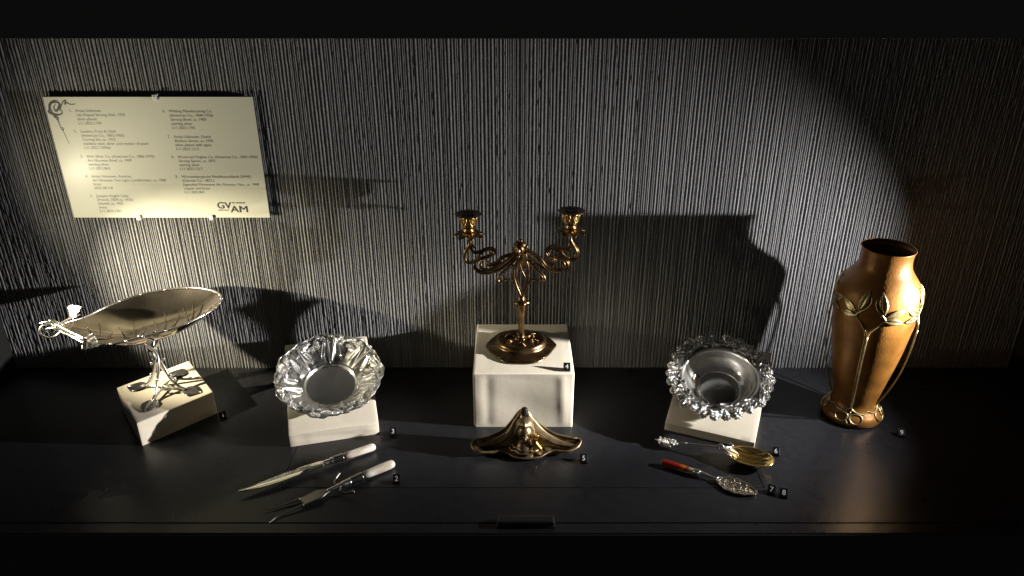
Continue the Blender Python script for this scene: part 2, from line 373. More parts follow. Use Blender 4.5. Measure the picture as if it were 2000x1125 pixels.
stroke(mb, E([(125, 200), (148, 215), (160, 260), (165, 300), (180, 320), (188, 305), (172, 300), (185, 360), (203, 445)]), [.0008, .0009, .0005, .0005, .0006, .0004, .0003, .0004, .0003], .00095)
stroke(mb, E([(165, 205), (160, 235), (164, 275)]), [.0006, .0004, .0002], .00115)
mb.mk('flower_emblem', M_black_print, t, False)
CL = 'clips holding the white text panel'
for (X, Zc, up, lab) in ((-.660, .590, 1, 'clear plastic clip on the top edge of the white text panel'),
                         (-.7392, .3545, -1, 'clear plastic clip under the text panel, nearer the lily dish'),
                         (-.5955, .3545, -1, 'clear plastic clip under the text panel, nearer the museum logo')):
    c = thing('clip', lab, 'clip', (X, -.016, Zc), 0, CL)
    mb = MB(); box(mb, -.0042, .0042, -.0048, -.0014, -.006 if up > 0 else -.004, .004 if up > 0 else .006); bevel(mb.mk('tab', M_clip, c, False), .0012, 2)
    mb = MB(); box(mb, -.004, .004, -.0046, .014, (.0006 if up > 0 else -.0046), (.0046 if up > 0 else -.0006)); bevel(mb.mk('bracket', M_clip, c, False), .0008, 1)
    mb = MB(); lathe(mb, [(.0001, -.0052), (.0011, -.0052), (.0011, -.0045)], 12); o = mb.mk('screw', M_hole, c); o.data.transform(Matrix.Rotation(PI / 2, 4, 'X')); o.data.transform(Matrix.Translation((0, -.0105 + .0007, .0018 * up))); 

# ------------------------------------------------------------------ plinths
def cloth_block(name, pts_bottom, heights, parent, sag=.0012, fold=.0, n=26, sl=None):
    """four-cornered cloth-covered block; corners in order fl, fr, br, bl; heights at the corners"""
    P = np.array([(p[0], p[1], 0) for p in pts_bottom]); T = P.copy(); T[:, 2] = heights; v = []; f = []
    def face(a, b, c, d, amp, seed):
        base = len(v); r = np.random.default_rng(seed); ph = r.uniform(0, 6, 6); fr = r.uniform(4, 11, 6)
        nrm = np.cross(b - a, d - a); nrm /= np.linalg.norm(nrm)
        for j in range(n + 1):
            for i in range(n + 1):
                s, q = i / n, j / n; p = (a * (1 - s) + b * s) * (1 - q) + (d * (1 - s) + c * s) * q
                e = min(1, 8 * s * (1 - s) * 1.2) * min(1, 8 * q * (1 - q) * 1.2)
                dd = -sag * 4 * s * (1 - s) * 4 * q * (1 - q) * .6
                if amp: dd += amp * e * (math.sin(fr[0] * s + ph[0] + q * 1.3) * .5 + .4 * math.sin(fr[1] * 1.5 * s + ph[1] - q * .8) + .3 * math.exp(-((s - .93 + .05 * q) / .05) ** 2) * 3 - .9 * math.exp(-((s - .14) / .05) ** 2) + .25 * math.sin(9 * q + 5 * s + ph[2]))
                v.append(p + nrm * dd)
        w = n + 1
        for j in range(n):
            for i in range(n): k = base + j * w + i; f.append((k, k + 1, k + w + 1, k + w))
    face(T[0], T[1], T[2], T[3], fold * .15, 1)
    face(P[0], P[1], T[1], T[0], fold, 2)
    face(P[1], P[2], T[2], T[1], fold * .5, 3)
    face(P[2], P[3], T[3], T[2], 0, 4)
    face(P[3], P[0], T[0], T[3], fold * .6, 5)
    o = mk(name, v, f, M_cloth, parent)
    import bmesh
    bm = bmesh.new(); bm.from_mesh(o.data); bmesh.ops.remove_doubles(bm, verts=bm.verts, dist=1e-5); bm.to_mesh(o.data); bm.free()
    o.data.polygons.foreach_set('use_smooth', [True] * len(o.data.polygons))
    bevel(o, .0022, 3, 45); return o
t = cloth_block('plinth', [(-.688, -.283), (-.586, -.176), (-.681, -.054 - .002), (-.783, -.161)], [.05] * 4, None, .0006, .0004, 20)
tag(t, 'low square cream cloth-covered plinth under the lily dish', 'plinth', 'cream cloth-covered plinths')
t = cloth_block('plinth', [(-.0735, -.2225), (.1165, -.2225), (.1175, -.024), (-.0735, -.024)], [.12] * 4, None, .0005, .0015, 36)
tag(t, 'tall boxy cream cloth-covered plinth under the two-light candleholder', 'plinth', 'cream cloth-covered plinths')
def wedge(fl, yaw, Wd, D, hf, hb, lab):
    a = np.array([math.cos(yaw), math.sin(yaw)]); b = np.array([-a[1], a[0]]); p = np.array(fl)
    o = cloth_block('plinth', [p, p + a * Wd, p + a * Wd + b * D, p + b * D], [hf, hf, hb, hb], None, .0004, .0010, 20)
    tag(o, lab, 'plinth', 'cream cloth-covered plinths')
Y3, Y6 = math.radians(14.5), math.radians(-22.6)
wedge((-.4116, -.2856), Y3, .164, .198, .026, .108, 'sloping cream cloth-covered wedge under the lobed lily-embossed silver bowl')
wedge((.2934, -.2313), Y6, .1652, .2, .016, .10, 'sloping cream cloth-covered wedge under the berry-rimmed silver bowl')
def on_wedge(fl, yaw, l, s, hf, hb, D, h, tilt):
    a = Vector((math.cos(yaw), math.sin(yaw), 0)); b = Vector((-a.y, a.x, 0)); sl = (b * D + Vector((0, 0, hb - hf))).normalized(); n = a.cross(sl)
    sl2 = sl * math.cos(tilt) + n * math.sin(tilt); n2 = a.cross(sl2)
    c = Vector((fl[0], fl[1], hf)) + a * l + sl * s + n * h   # rim centre
    return c, a, sl2, n2

# ------------------------------------------------------------------ lobed silver bowl (3)
c, a, b, n = on_wedge((-.4116, -.2856), Y3, .0832, .0987, .026, .108, .198, .040, math.radians(-2.9))
R3B, D3 = .1005, .036
t = thing('silver_bowl', 'lobed silver bowl embossed with lilies, tilted on its cream wedge', 'bowl'); t.matrix_world = frame(c - n * D3, a, n)
nr, nc = 84, 288
th = np.linspace(0, 2 * PI, nc, endpoint=False); rr = np.concatenate([np.linspace(.0002, .0455, 14), np.linspace(.047, 1.0 * R3B, nr - 14)])
edge = 1 + .018 * np.cos(7 * th + .4) + .012 * np.cos(14 * th + 1) + .008 * np.cos(29 * th)
G = np.zeros((nr, nc, 3)); NL = 7
for i, r in enumerate(rr):
    q = max(0, (r - .047) / (R3B - .047)); e = 1 + (edge - 1) * sst(.55, 1, q)
    z = D3 * (q ** .8) * (1 - .12 * q) / .88 if q > 0 else .0008 * (r / .047) ** 2
    lobe = np.abs(np.sin(NL * th / 2 + .35)) ** .8
    z = z - .0055 * lobe * sst(.03, .35, q) * (1 - sst(.62, .92, q)) + .0015 * sst(0, .05, q) * (1 - sst(.05, .12, q))
    z = z + .0018 * sst(.62, .75, q) * np.cos(14 * th + 2)
    G[i, :, 0] = r * e * np.cos(th); G[i, :, 1] = r * e * np.sin(th); G[i, :, 2] = z
rel = np.random.default_rng(3); H = np.zeros((nr, nc))
for k in range(520):
    ra = rel.uniform(.076, .100); ta = rel.uniform(0, 2 * PI); s = rel.uniform(.0016, .0034); h = rel.uniform(-.0012, .0016)
    d2 = (G[..., 0] - ra * math.cos(ta)) ** 2 + (G[..., 1] - ra * math.sin(ta)) ** 2; H += h * np.exp(-d2 / (s * s))
for k in range(24):
    ra = rel.uniform(.052, .076); ta = rel.uniform(0, 2 * PI); s = rel.uniform(.003, .006); h = rel.uniform(-.0018, .0022)
    d2 = (G[..., 0] - ra * math.cos(ta)) ** 2 + (G[..., 1] - ra * math.sin(ta)) ** 2; H += h * np.exp(-d2 / (s * s))
G[..., 2] += H
mb = MB(); shell(mb, G[::-1], .0014, True); mb.mk('basin', M_silver, t)
def bowl_z(r):
    q = max(0, (r - .047) / (R3B - .047)); return D3 * (q ** .8) * (1 - .12 * q) / .88
proto = None
for k in range(NL):   # fluted lilies pressed between the lobes
    ang = (PI / 2 + .0 + 2 * PI * k) / NL * 1.0 - .1 + PI / NL
    if proto is None:
        Gl = []
        for i in range(15):
            u = i / 14; r = .052 + .040 * u; w = .0045 + .0150 * u ** 1.5 + .004 * u; row = []
            for j in range(21):
                s = 2 * j / 20 - 1; hz = .0050 * (1 - s * s) * (1 - .35 * u) + .0011 * math.cos(5 * PI * s) * u - .003 * abs(s) ** 4
                row.append((r + .006 * u * math.cos(2.5 * PI * s) * .5, s * w, bowl_z(min(r, R3B * .97)) + hz + .0028 * u * u))
            Gl.append(row)
        mb = MB(); shell(mb, np.array(Gl)[::-1], .0008); proto = mb.mk('lily_relief', M_silver, t)
        proto.matrix_local = Matrix.Rotation(ang, 4, 'Z')
    else: share(proto, 'lily_relief', t, Matrix.Rotation(ang, 4, 'Z'))
lf0 = None
for k in range(NL * 2):   # leaves flanking each lily, pressed from the wall
    sd = 1 if k % 2 else -1; ang = (PI / 2 + 2 * PI * (k // 2)) / NL - .1 + PI / NL + sd * .30; r0 = .060
    zz = bowl_z(r0); M = Matrix.Rotation(ang, 4, 'Z') @ Matrix.Translation((r0, 0, zz + .0005)) @ Matrix.Rotation(-.66, 4, 'Y') @ Matrix.Rotation(sd * -.35, 4, 'Z')
    if lf0 is None: mb = MB(); shell(mb, leaf_grid(.034, .017, 19, 11, .12, 7, .003, -.25, .0009, 6, .8)[::-1], .0008); lf0 = mb.mk('leaf_relief', M_silver, t); lf0.matrix_local = M
    else: share(lf0, 'leaf_relief', t, M)
mb = MB()
for k in range(120):   # small blossoms of the border
    ta = 2 * PI * k / 120 + rel.uniform(-.03, .03); ra = R3B * rel.uniform(.80, .985); zc = bowl_z(ra * .98) + .0022 + .0012 * (ra < .9 * R3B)
    for j in range(5):
        tb = 2 * PI * j / 5; ball(mb, (ra * math.cos(ta) + .0029 * math.cos(tb), ra * math.sin(ta) + .0029 * math.sin(tb), zc), .0021, 6, 4)
    ball(mb, (ra * math.cos(ta), ra * math.sin(ta), zc + .0006), .0012, 6, 4)
o = mb.mk('blossom_border', M_silver, t)
mb = MB(); tube(mb, [(R3B * e * math.cos(q), R3B * e * math.sin(q), D3 + .0006) for q, e in zip(th, edge)], .0013, 6, True); mb.mk('rim', M_silver, t)
mb = MB(); lathe(mb, [(.046, -.004), (.048, -.004), (.0475, .001), (.046, .001)], 48); mb.mk('foot_ring', M_silver, t)

# ------------------------------------------------------------------ berry-rimmed silver bowl (6)
c, a, b, n = on_wedge((.2934, -.2313), Y6, .0812, .099, .016, .10, .2, .050, math.radians(-1))
D6 = .046
t = thing('silver_bowl', 'deep silver bowl with a rim of raspberries and leaves, tilted on its cream wedge', 'bowl'); t.matrix_world = frame(c - n * D6, a, n)
prof = [(.0002, .0062), (.012, .006), (.024, .0048), (.034, .0028), (.0385, .0012), (.0405, .0012), (.0425, .0035), (.050, .009), (.056, .0165), (.0610, .025), (.0640, .033), (.0662, .039), (.0690, .0425), (.0745, .0445), (.083, .0450), (.088, .0435), (.092, .041)]
P = cr([(p[0], p[1], 0) for p in prof], 4); th = np.linspace(0, 2 * PI, 160, endpoint=False)
G = np.zeros((len(P), 160, 3))
for i, p in enumerate(P):
    e = 1 + (.02 * np.cos(11 * th) * sst(.08, .092, p[0])); G[i, :, 0] = p[0] * e * np.cos(th); G[i, :, 1] = p[0] * e * np.sin(th); G[i, :, 2] = p[1]
mb = MB(); shell(mb, G[::-1], .0013, True); mb.mk('basin', M_basin, t)
mb = MB(); lathe(mb, [(.036, -.003), (.0385, -.003), (.038, .0012), (.036, .0012)], 48); mb.mk('foot_ring', M_silver, t)
# one raspberry
def berry_mesh(name, parent):
    mb = MB(); ball(mb, (0, 0, 0), .0080, 10, 7, (1, 1, .85)); k_ = 34
    for j in range(k_):
        zz = 1 - 2 * (j + .5) / k_; q = 2.39996 * j; w = math.sqrt(1 - zz * zz); ball(mb, (.0080 * w * math.cos(q), .0080 * w * math.sin(q), .0070 * zz), .0021, 6, 4)
    return mb.mk(name, M_rimsilver, parent)
rb = np.random.default_rng(11); bp = None
bang = [-122, -110, -98, -86, -74, -61, -44, -27, -15, -3, 9, 21, 34, 48, 62, 76, 92, 108, 124, 138, 152, 166, 180, 192, 204, 216, 228]
for k, dg in enumerate(bang):
    q = math.radians(dg + rb.uniform(-1.5, 1.5)); r = .0935 + rb.uniform(-.003, .002); s = rb.uniform(.85, 1.2)
    M = Matrix.Translation((r * math.cos(q), r * math.sin(q), .0435 + rb.uniform(-.002, .002))) @ Matrix.Rotation(q, 4, 'Z') @ Matrix.Rotation(rb.uniform(-.6, .6), 4, 'Y') @ Matrix.Scale(s, 4)
    if bp is None: bp = berry_mesh('raspberry', t); bp.matrix_local = M
    else: share(bp, 'raspberry', t, M)
lp = None
for k in range(78):
    q = 2 * PI * k / 78 + rb.uniform(-.06, .06); r = .0715 + rb.uniform(0, .0125)
    M = Matrix.Translation((r * math.cos(q), r * math.sin(q), .0465 + rb.uniform(0, .0045))) @ Matrix.Rotation(q + rb.choice([-1, 1]) * rb.uniform(.7, 1.9), 4, 'Z') @ Matrix.Rotation(rb.uniform(-.15, .25), 4, 'Y') @ Matrix.Scale(rb.uniform(.6, .95), 4)
    if lp is None:
        mb = MB(); shell(mb, leaf_grid(.018, .0095, 13, 9, .18, 5, .003, .35, .0005, 5)[::-1], .0008); lp = mb.mk('leaf', M_rimsilver, t); lp.matrix_local = M
    else: share(lp, 'leaf', t, M)
mb = MB()
for k in range(36):   # tendrils between the leaves
    q = 2 * PI * k / 36 + rb.uniform(-.1, .1); r0 = .079 + rb.uniform(0, .006); pts = []
    for j in range(10):
        u = j / 9; rr_ = r0 + .013 * u; tt = q + .10 * math.sin(u * 5) * (1 - .4 * u); pts.append((rr_ * math.cos(tt), rr_ * math.sin(tt), .0475 + .003 * math.sin(u * PI)))
    tube(mb, pts, [.0011, .0009, .0006], 6)
mb.mk('tendrils', M_rimsilver, t)
bl = None
for k in range(16):   # five-petalled blossoms
    q = 2 * PI * (k + .5) / 16; r = .085 + rb.uniform(-.003, .003)
    M = Matrix.Translation((r * math.cos(q), r * math.sin(q), .0478)) @ Matrix.Rotation(rb.uniform(0, 6), 4, 'Z')
    if bl is None:
        mb = MB()
        for j in range(5):
            w = 2 * PI * j / 5; ball(mb, (.0036 * math.cos(w), .0036 * math.sin(w), 0), .0029, 8, 5, (1, 1, .5))
        ball(mb, (0, 0, .001), .0018, 8, 5); bl = mb.mk('blossom', M_rimsilver, t); bl.matrix_local = M
    else: share(bl, 'blossom', t, M)

# ------------------------------------------------------------------ lily-shaped serving dish (1)
La = Vector((.8722, .4845, .0671)); Vv = Vector((-.4878, .8718, .0446)); Nn = La.cross(Vv)
t = thing('serving_dish', 'leaf-shaped silver-plated dish raised on four twig legs with leaf feet', 'dish', (-.685, -.169, .05))
base = Vector((-.685, -.169, .05)); cD = Vector((-.690, -.155, .209)) - base
MD = frame(cD, La, Nn)
rim = [(-.1452, .030), (-.115, .0486), (-.0634, .0805), (.0015, .0960), (.0768, .0756), (.1204, .0352), (.1330, .0000), (.1257, -.0295), (.1021, -.0540), (.0438, -.0790), (-.0212, -.0800), (-.0660, -.0752), (-.1039, -.0554), (-.1331, -.0151), (-.1480, .012)]
RM = cr([(p[0], p[1], 0) for p in rim], 12, True); nc = len(RM); cen = np.array([.0, .004])
ang = np.unwrap(np.arctan2(RM[:, 1] - cen[1], RM[:, 0] - cen[0])); rad = np.hypot(RM[:, 0] - cen[0], RM[:, 1] - cen[1])
DD = .043
def dish_pt(th_, s):
    o_ = np.argsort(np.mod(ang, 2 * PI)); R_ = np.interp(np.mod(th_, 2 * PI), np.mod(ang, 2 * PI)[o_], rad[o_], period=2 * PI)
    u, v_ = cen[0] + R_ * s * math.cos(th_), cen[1] + R_ * s * math.sin(th_)
    return np.array([u, v_, dish_z(u, v_, s)])
def dish_z(u, v_, s):
    d = DD * (1 - .55 * sst(-.05, -.15, u)) if False else DD
    sh = 1 - .62 * float(sst(.03, .15, -u)); return -d * sh * (1 - s ** 2.5) + .010 * float(sst(.09, .15, -u)) * s
sr = np.linspace(.02, 1, 34); G = np.zeros((len(sr), nc, 3))
for i, s in enumerate(sr):
    for k in range(nc):
        u, v_ = cen[0] + (RM[k, 0] - cen[0]) * s, cen[1] + (RM[k, 1] - cen[1]) * s; G[i, k] = (u, v_, dish_z(u, v_, s))
mb = MB(); shell(mb, xf(G, MD)[::-1], .0010, True); mb.mk('dish_body', M_plate, t)
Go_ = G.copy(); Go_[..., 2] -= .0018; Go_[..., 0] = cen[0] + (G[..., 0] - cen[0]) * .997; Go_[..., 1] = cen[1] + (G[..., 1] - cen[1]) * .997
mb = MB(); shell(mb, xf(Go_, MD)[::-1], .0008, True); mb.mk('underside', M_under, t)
rimP = np.array([(p[0], p[1], dish_z(p[0], p[1], 1.0)) for p in RM])
mb = MB(); tube(mb, xf(rimP, MD), .0018, 8, True); rimo = mb.mk('twig_rim', M_plated, t)
kn = None
for k in range(0, nc, 7):
    if RM[k, 0] > -.11:
        p_ = Vector(xf(rimP[k:k + 1], MD)[0])
        if kn is None: mb = MB(); ball(mb, (0, 0, 0), .0030, 8, 6, (1, 1, .8)); kn = mb.mk('rim_knot', M_plated, rimo, True, p_)
        else: share(kn, 'rim_knot', rimo, Matrix.Translation(p_))
def uvz(u, v_):
    th_ = math.atan2(v_ - cen[1], u - cen[0]); o_ = np.argsort(np.mod(ang, 2 * PI))
    R_ = np.interp(th_ % (2 * PI), np.mod(ang, 2 * PI)[o_], rad[o_], period=2 * PI); s = min(1, math.hypot(u - cen[0], v_ - cen[1]) / R_)
    return (u, v_, dish_z(u, v_, s) + .0022)
def vein(b0, tips):
    mb = MB()
    for tp in tips:
        mid = ((b0[0] + tp[0]) / 2 + .004, (b0[1] + tp[1]) / 2 - .002); L_ = cr([(*b0, 0), (*mid, 0), (*tp, 0)], 8)
        tube(mb, xf(np.array([uvz(p[0], p[1]) for p in L_]), MD), [.0013, .0013, .0005], 7)
    mb.mk('leaf_vein', M_plate, t)
VN = [((-.098, -.050), [(-.106, .000), (-.085, .012), (-.068, -.012), (-.070, -.030)]), ((-.050, -.066), [(-.055, .004), (-.030, .020), (-.012, -.006), (-.022, -.03)]),
      ((.005, -.068), [(.004, .012), (.028, .024), (.052, .000), (.036, -.022)]), ((.058, -.060), [(.062, .014), (.082, .012), (.098, -.012), (.085, -.03)])]
for b0, tips in VN: vein((b0[0], b0[1] * .85 + .026), [(p[0], p[1] * .85 + .032) for p in tips])
# scroll handle at the spout, twigs and two ivy leaves
def DP(u, v_, w): return np.array(MD @ Vector((u, v_, w)))
mb = MB(); sp = []
for j in range(44):
    q = j / 43; A = .4 - q * 9.6; R_ = .021 * (1 - .62 * q); sp.append(DP(-.163 + R_ * math.cos(A + .9), .016 + .006 * q, .012 + R_ * .92 * math.sin(A + .9)))
lead = [DP(-.108, -.046, .010), DP(-.130, -.016, .016), DP(-.146, .008, .022), sp[0]]
tube(mb, list(cr(lead, 6)) + sp[1:], [.0016, .0022, .0024, .0021, .0017, .0012], 8)
scr = mb.mk('scroll_handle', M_plated, t)
mb = MB(); tube(mb, cr([DP(-.112, .052, .010), DP(-.136, .030, .016), DP(-.146, .014, .020), DP(-.158, .012, .031), DP(-.174, .018, .029)], 6), [.0015, .0021, .0022, .0018, .0008], 8)
tube(mb, cr([DP(-.140, .004, .012), DP(-.156, .010, .018), DP(-.170, .022, .012), DP(-.166, .028, .000)], 6), [.0024, .0022, .0016, .0007], 8)
for j in range(12): ball(mb, DP(-.146 - .010 * random.random(), .012 + .012 * (random.random() - .5), .018 + .010 * (random.random() - .5)), .0024, 7, 5)
mb.mk('twig_knot', M_plated, scr)
def ivy(name, p, x, z, s=1.0):
    mb = MB(); Gv = leaf_grid(.026 * s, .030 * s, 15, 13, .45, 4, -.005, .35, .0011, 3, .62); shell(mb, xf(Gv, frame(p, x, z))[::-1], .0009)
    return mb
mb = ivy('ivy_leaf', DP(-.128, .048, .012), (.65, .1, .70), (-.6, -.72, .45), 1.1); tube(mb, cr([DP(-.140, .022, .012), DP(-.138, .036, .010), DP(-.129, .047, .012)], 5), .0017, 7); mb.mk('ivy_leaf', M_plated, t)
mb = ivy('ivy_leaf', DP(-.108, -.056, .014), (.75, -.25, -.30), (.1, -.85, .6)); tube(mb, cr([DP(-.136, -.018, .014), DP(-.122, -.040, .014), DP(-.108, -.056, .014)], 5), .0016, 7); mb.mk('ivy_leaf', M_plated, t)
feet = [(-.003, -.067), (-.065, .009), (.064, -.009), (.005, .068)]
fproto = None
for k, (fx, fy) in enumerate(feet):
    d = Vector((fx, fy, 0)).normalized(); tw = Vector((-d.y, d.x, 0))
    lg = MB(); pts = [d * .046 + Vector((0, 0, .006)), d * .033 + Vector((0, 0, .011)), d * .018 + Vector((0, 0, .030)), d * .007 + tw * .003 + Vector((0, 0, .055)), d * -.002 + tw * .004 + Vector((-.004, 0, .080)), d * .012 + Vector((-.007, .004, .104)), d * .022 + Vector((-.008, .006, .117))]
    tube(lg, cr([tuple(p) for p in pts], 6), [.0026, .0033, .0031, .0035, .0028], 9)
    for q in (.3, .55): p = pts[1].lerp(pts[3], q); ball(lg, p, .0034, 8, 6)
    leg = lg.mk('twig_leg', M_plated, t)
    mb = MB(); Gv = leaf_grid(.042, .034, 25, 17, .30, 11, -.004, -.10, .0012, 10, .75); shell(mb, xf(Gv, frame(d * .036 + Vector((0, 0, .0055)), d, (0, 0, 1)))[::-1], .001); mb.mk('leaf_foot', M_dark_silver, leg)
mb = MB()
tube(mb, cr([(-.050, .006, .006), (-.02, .004, .007), (.0, 0, .009), (.02, -.004, .007), (.050, -.006, .006)], 5), [.0012, .0020, .0026, .0020, .0012], 8)
tube(mb, cr([(-.002, -.050, .006), (0, -.02, .007), (0, 0, .009), (.002, .02, .007), (.004, .050, .006)], 5), [.0012, .0020, .0026, .0020, .0012], 8)
tube(mb, cr([(.01, -.004, .008), (.012, -.005, .016), (.010, -.006, .022)], 5), [.0022, .0016, .0003], 7)
tube(mb, cr([(.002, -.016, .008), (.014, -.020, .014), (.024, -.018, .012)], 5), [.0016, .0030, .0006], 7)
for p0_, p1_ in (((-.003, -.003, .054), (-.011, -.005, .063)), ((.003, .004, .058), (.010, .006, .067))):
    tube(mb, [p0_, tuple((a_ + b_) / 2 for a_, b_ in zip(p0_, p1_)), p1_], [.0016, .0010, .0012], 6); ball(mb, p1_, .0028, 8, 6, (.8, .8, 1.3))
mb.mk('cross_twig', M_plated, t)

# ------------------------------------------------------------------ two-light candleholder (4)
t = thing('candleholder', 'dark brass two-light candleholder with a long-haired woman as its stem', 'candleholder', (.018, -.123, .1205))
out = [(-.0675, .0124), (-.0668, -.0107), (-.0442, -.0450), (-.0258, -.0590), (-.0064, -.0620), (.0240, -.0600), (.0454, -.0440), (.0673, -.0044), (.0684, .0126), (.0444, .0500), (.0210, .0605), (-.0054, .0590), (-.0211, .0605), (-.0447, .0500)]
O = cr([(p[0], p[1] * 1.09, 0) for p in out], 5, True); nc = len(O); an = np.arctan2(O[:, 1], O[:, 0])
rings = []
for (s, z) in ((1.0, .0006), (1.0, .0022), (.97, .0034), (.90, .0050)): rings.append([(p[0] * s, p[1] * s, z) for p in O])
for (rx, ry, z, m) in ((.0500, .0430, .0075, .15), (.0490, .0420, .0100, 0), (.0492, .0422, .0135, 0), (.0478, .0408, .0172, 0), (.0450, .0384, .0195, 0), (.0425, .0362, .0202, 0), (.0405, .0345, .0192, 0), (.03, .026, .0185, 0), (.018, .016, .0195, 0), (.007, .007, .022, 0)):
    rings.append([((rx * math.cos(q)) * (1 - m) + p[0] * .86 * m, (ry * math.sin(q)) * (1 - m) + p[1] * .86 * m, z) for p, q in zip(O, an)])
v = [p for r in rings for p in r]; f = []
for i in range(len(rings) - 1):
    for k in range(nc): k2 = (k + 1) % nc; f.append((i * nc + k, i * nc + k2, (i + 1) * nc + k2, (i + 1) * nc + k))
f.append(tuple(range(nc))[::-1]); f.append(tuple((len(rings) - 1) * nc + k for k in range(nc)))
bp_ = mk('base', v, f, M_brass, t)
mb = MB()
for k in range(6):     # leafy whorls on top of the base
    q = 2 * PI * k / 6 + .5; cx_, cy_ = .027 * math.cos(q), .023 * math.sin(q)
    for ln in range(3):
        pts = []
        for j in range(12): A = q + .6 + j * .42; R_ = (.0105 - .0027 * ln) * (1 - j / 16); pts.append((cx_ + R_ * math.cos(A), cy_ + R_ * .88 * math.sin(A), .0195 + .0015 * ln))
        tube(mb, pts, [.0014, .0016, .0008], 6)
    tube(mb, [(.006 * math.cos(q), .006 * math.sin(q), .022), (cx_ * .6, cy_ * .6, .0208), (cx_ * 1.1, cy_ * 1.1, .0198)], [.0022, .0014, .0010], 6)
mb.mk('leaf_whorl', M_brass, bp_)
bd = None
for (x0, y0, x1, y1, nn) in ((-.042, -.0465, -.022, -.0602, 7), (.0255, -.0598, .0445, -.0450, 7)):
    for j in range(nn): s = j / (nn - 1); p_ = Vector((x0 + (x1 - x0) * s, y0 + (y1 - y0) * s, .0030)); mb = MB(); ball(mb, (0, 0, 0), .0016, 7, 5); bd = (share(bd, 'bead', bp_, Matrix.Translation(p_)) if bd else mb.mk('bead', M_gold, bp_, True, p_))
mb = MB(); fl = lambda q, i, z: 1 + .07 * math.cos(6 * q)
lathe(mb, [(.0130, .020), (.0085, .0225), (.0062, .026), (.0058, .034), (.0052, .046), (.0062, .060), (.0080, .0770), (.0110, .088), (.0138, .0965), (.0150, .1000), (.0128, .1025), (.0080, .1040), (.0066, .108), (.0062, .1160)], 36, lambda q, i, z: 1 + .07 * math.cos(6 * q) + (.10 * math.cos(5 * q + 1) if .095 < z < .101 else 0)); mb.mk('stem', M_brass, t)
def yz(pts, y=0, amp=0):  # (x,z) drawing in the arm plane -> 3D with a little depth
    n_ = len(pts); return cr([(p[0], y + amp * math.sin(3.1 * i / max(1, n_ - 1)), p[1]) for i, p in enumerate(pts)], 7)
SQ = ((0, 1, 0), 1.25)
mb = MB()
for y in (-.0022, .0022):
    tube(mb, yz([(-.0040, .1960), (-.0071, .1899), (-.0137, .1766), (-.0148, .1571), (-.0103, .1373), (-.0030, .1173), (-.003, .108)], y), [.003, .0026, .0024, .0024, .0028, .0034], 8)
    tube(mb, yz([(.0040, .1960), (.0072, .1899), (.0118, .1766), (.0132, .1571), (.0100, .1373), (.0032, .1173), (.003, .108)], y), [.003, .0026, .0024, .0024, .0028, .0034], 8)
tube(mb, yz([(-.0015, .1800), (-.0059, .1644), (-.0070, .1472), (-.0020, .1230)], -.003), [.0016, .0014, .0012], 7)
tube(mb, yz([(-.0037, .1820), (.0008, .1664), (.0065, .1546), (.0058, .1423), (.0012, .1230)], -.004), [.0018, .0014, .0012], 7)
mb.mk('gown', M_brass, t)
mb = MB()
for sx in (-1, 1):
    tube(mb, yz([(sx * .0118, .1890), (sx * .0245, .1740), (sx * .0405, .1585), (sx * .0445, .1485), (sx * .0400, .1425), (sx * .0295, .1492), (sx * .0180, .1455), (sx * .0090, .1315), (sx * .0035, .1185)], 0, -.003), [.0017, .0021, .0021, .0020, .0021, .0024], 8)
    tube(mb, yz([(sx * .0090, .1860), (sx * .0225, .1715), (sx * .0385, .1560), (sx * .0425, .1490)], -.002, -.002), [.0014, .0012, .0008], 6)
mb.mk('drapery_loop', M_brass, t)
# head, face and hair
def head(nm, parent, c, s, fwd, m, turn=0):
    """small cast head: s = half height; fwd = facing direction in xy"""
    v = []; f = []; nu, nv = (80, 64) if s > .016 else (44, 34)
    for j in range(nv + 1):
        ph = PI * j / nv
        for k in range(nu):
            q = 2 * PI * k / nu; x, y, z = math.sin(ph) * math.cos(q), math.sin(ph) * math.sin(q), math.cos(ph)
            jaw = 1 - .30 * float(sst(.1, 1, -z)); X = x * .74 * jaw; Yy = y * .82 * (1 - .15 * float(sst(.2, 1, -z))); Zz = z
            if y < 0:
                fr = -y
                nose = math.exp(-(x / .13) ** 2) * (math.exp(-((z + .12) / .16) ** 2) * .30 + math.exp(-((z - .12) / .2) ** 2) * .14)
                eyes = sum(math.exp(-((x - e) / .15) ** 2 - ((z - .14) / .10) ** 2) * -.17 for e in (-.33, .33)) + sum(math.exp(-((x - e) / .09) ** 2 - ((z - .13) / .05) ** 2) * .06 for e in (-.33, .33))
                lips = math.exp(-(x / .22) ** 2) * (.09 * math.exp(-((z + .42) / .05) ** 2) + .10 * math.exp(-((z + .53) / .05) ** 2) - .04 * math.exp(-((z + .475) / .025) ** 2))
                chin = .09 * math.exp(-(x / .25) ** 2 - ((z + .82) / .15) ** 2); brow = .05 * math.exp(-((z - .30) / .09) ** 2) * math.exp(-(x / .5) ** 2)
                Yy -= (nose + eyes + lips + chin + brow) * fr ** .5
            p = Vector((X, Yy, Zz)) * s; p = Matrix.Rotation(turn, 3, 'Z') @ p; v.append(tuple(p + Vector(c)))
    for j in range(nv):
        for k in range(nu): k2 = (k + 1) % nu; f.append((j * nu + k, (j + 1) * nu + k, (j + 1) * nu + k2, j * nu + k2))
    return mk(nm, v, f, m, parent)
hd = head('head', t, (-.004, -.008, .2125), .0135, None, M_brass, -.15)
mb = MB(); ball(mb, (-.003, -.001, .2170), .0125, 16, 10, (.95, .9, .82))
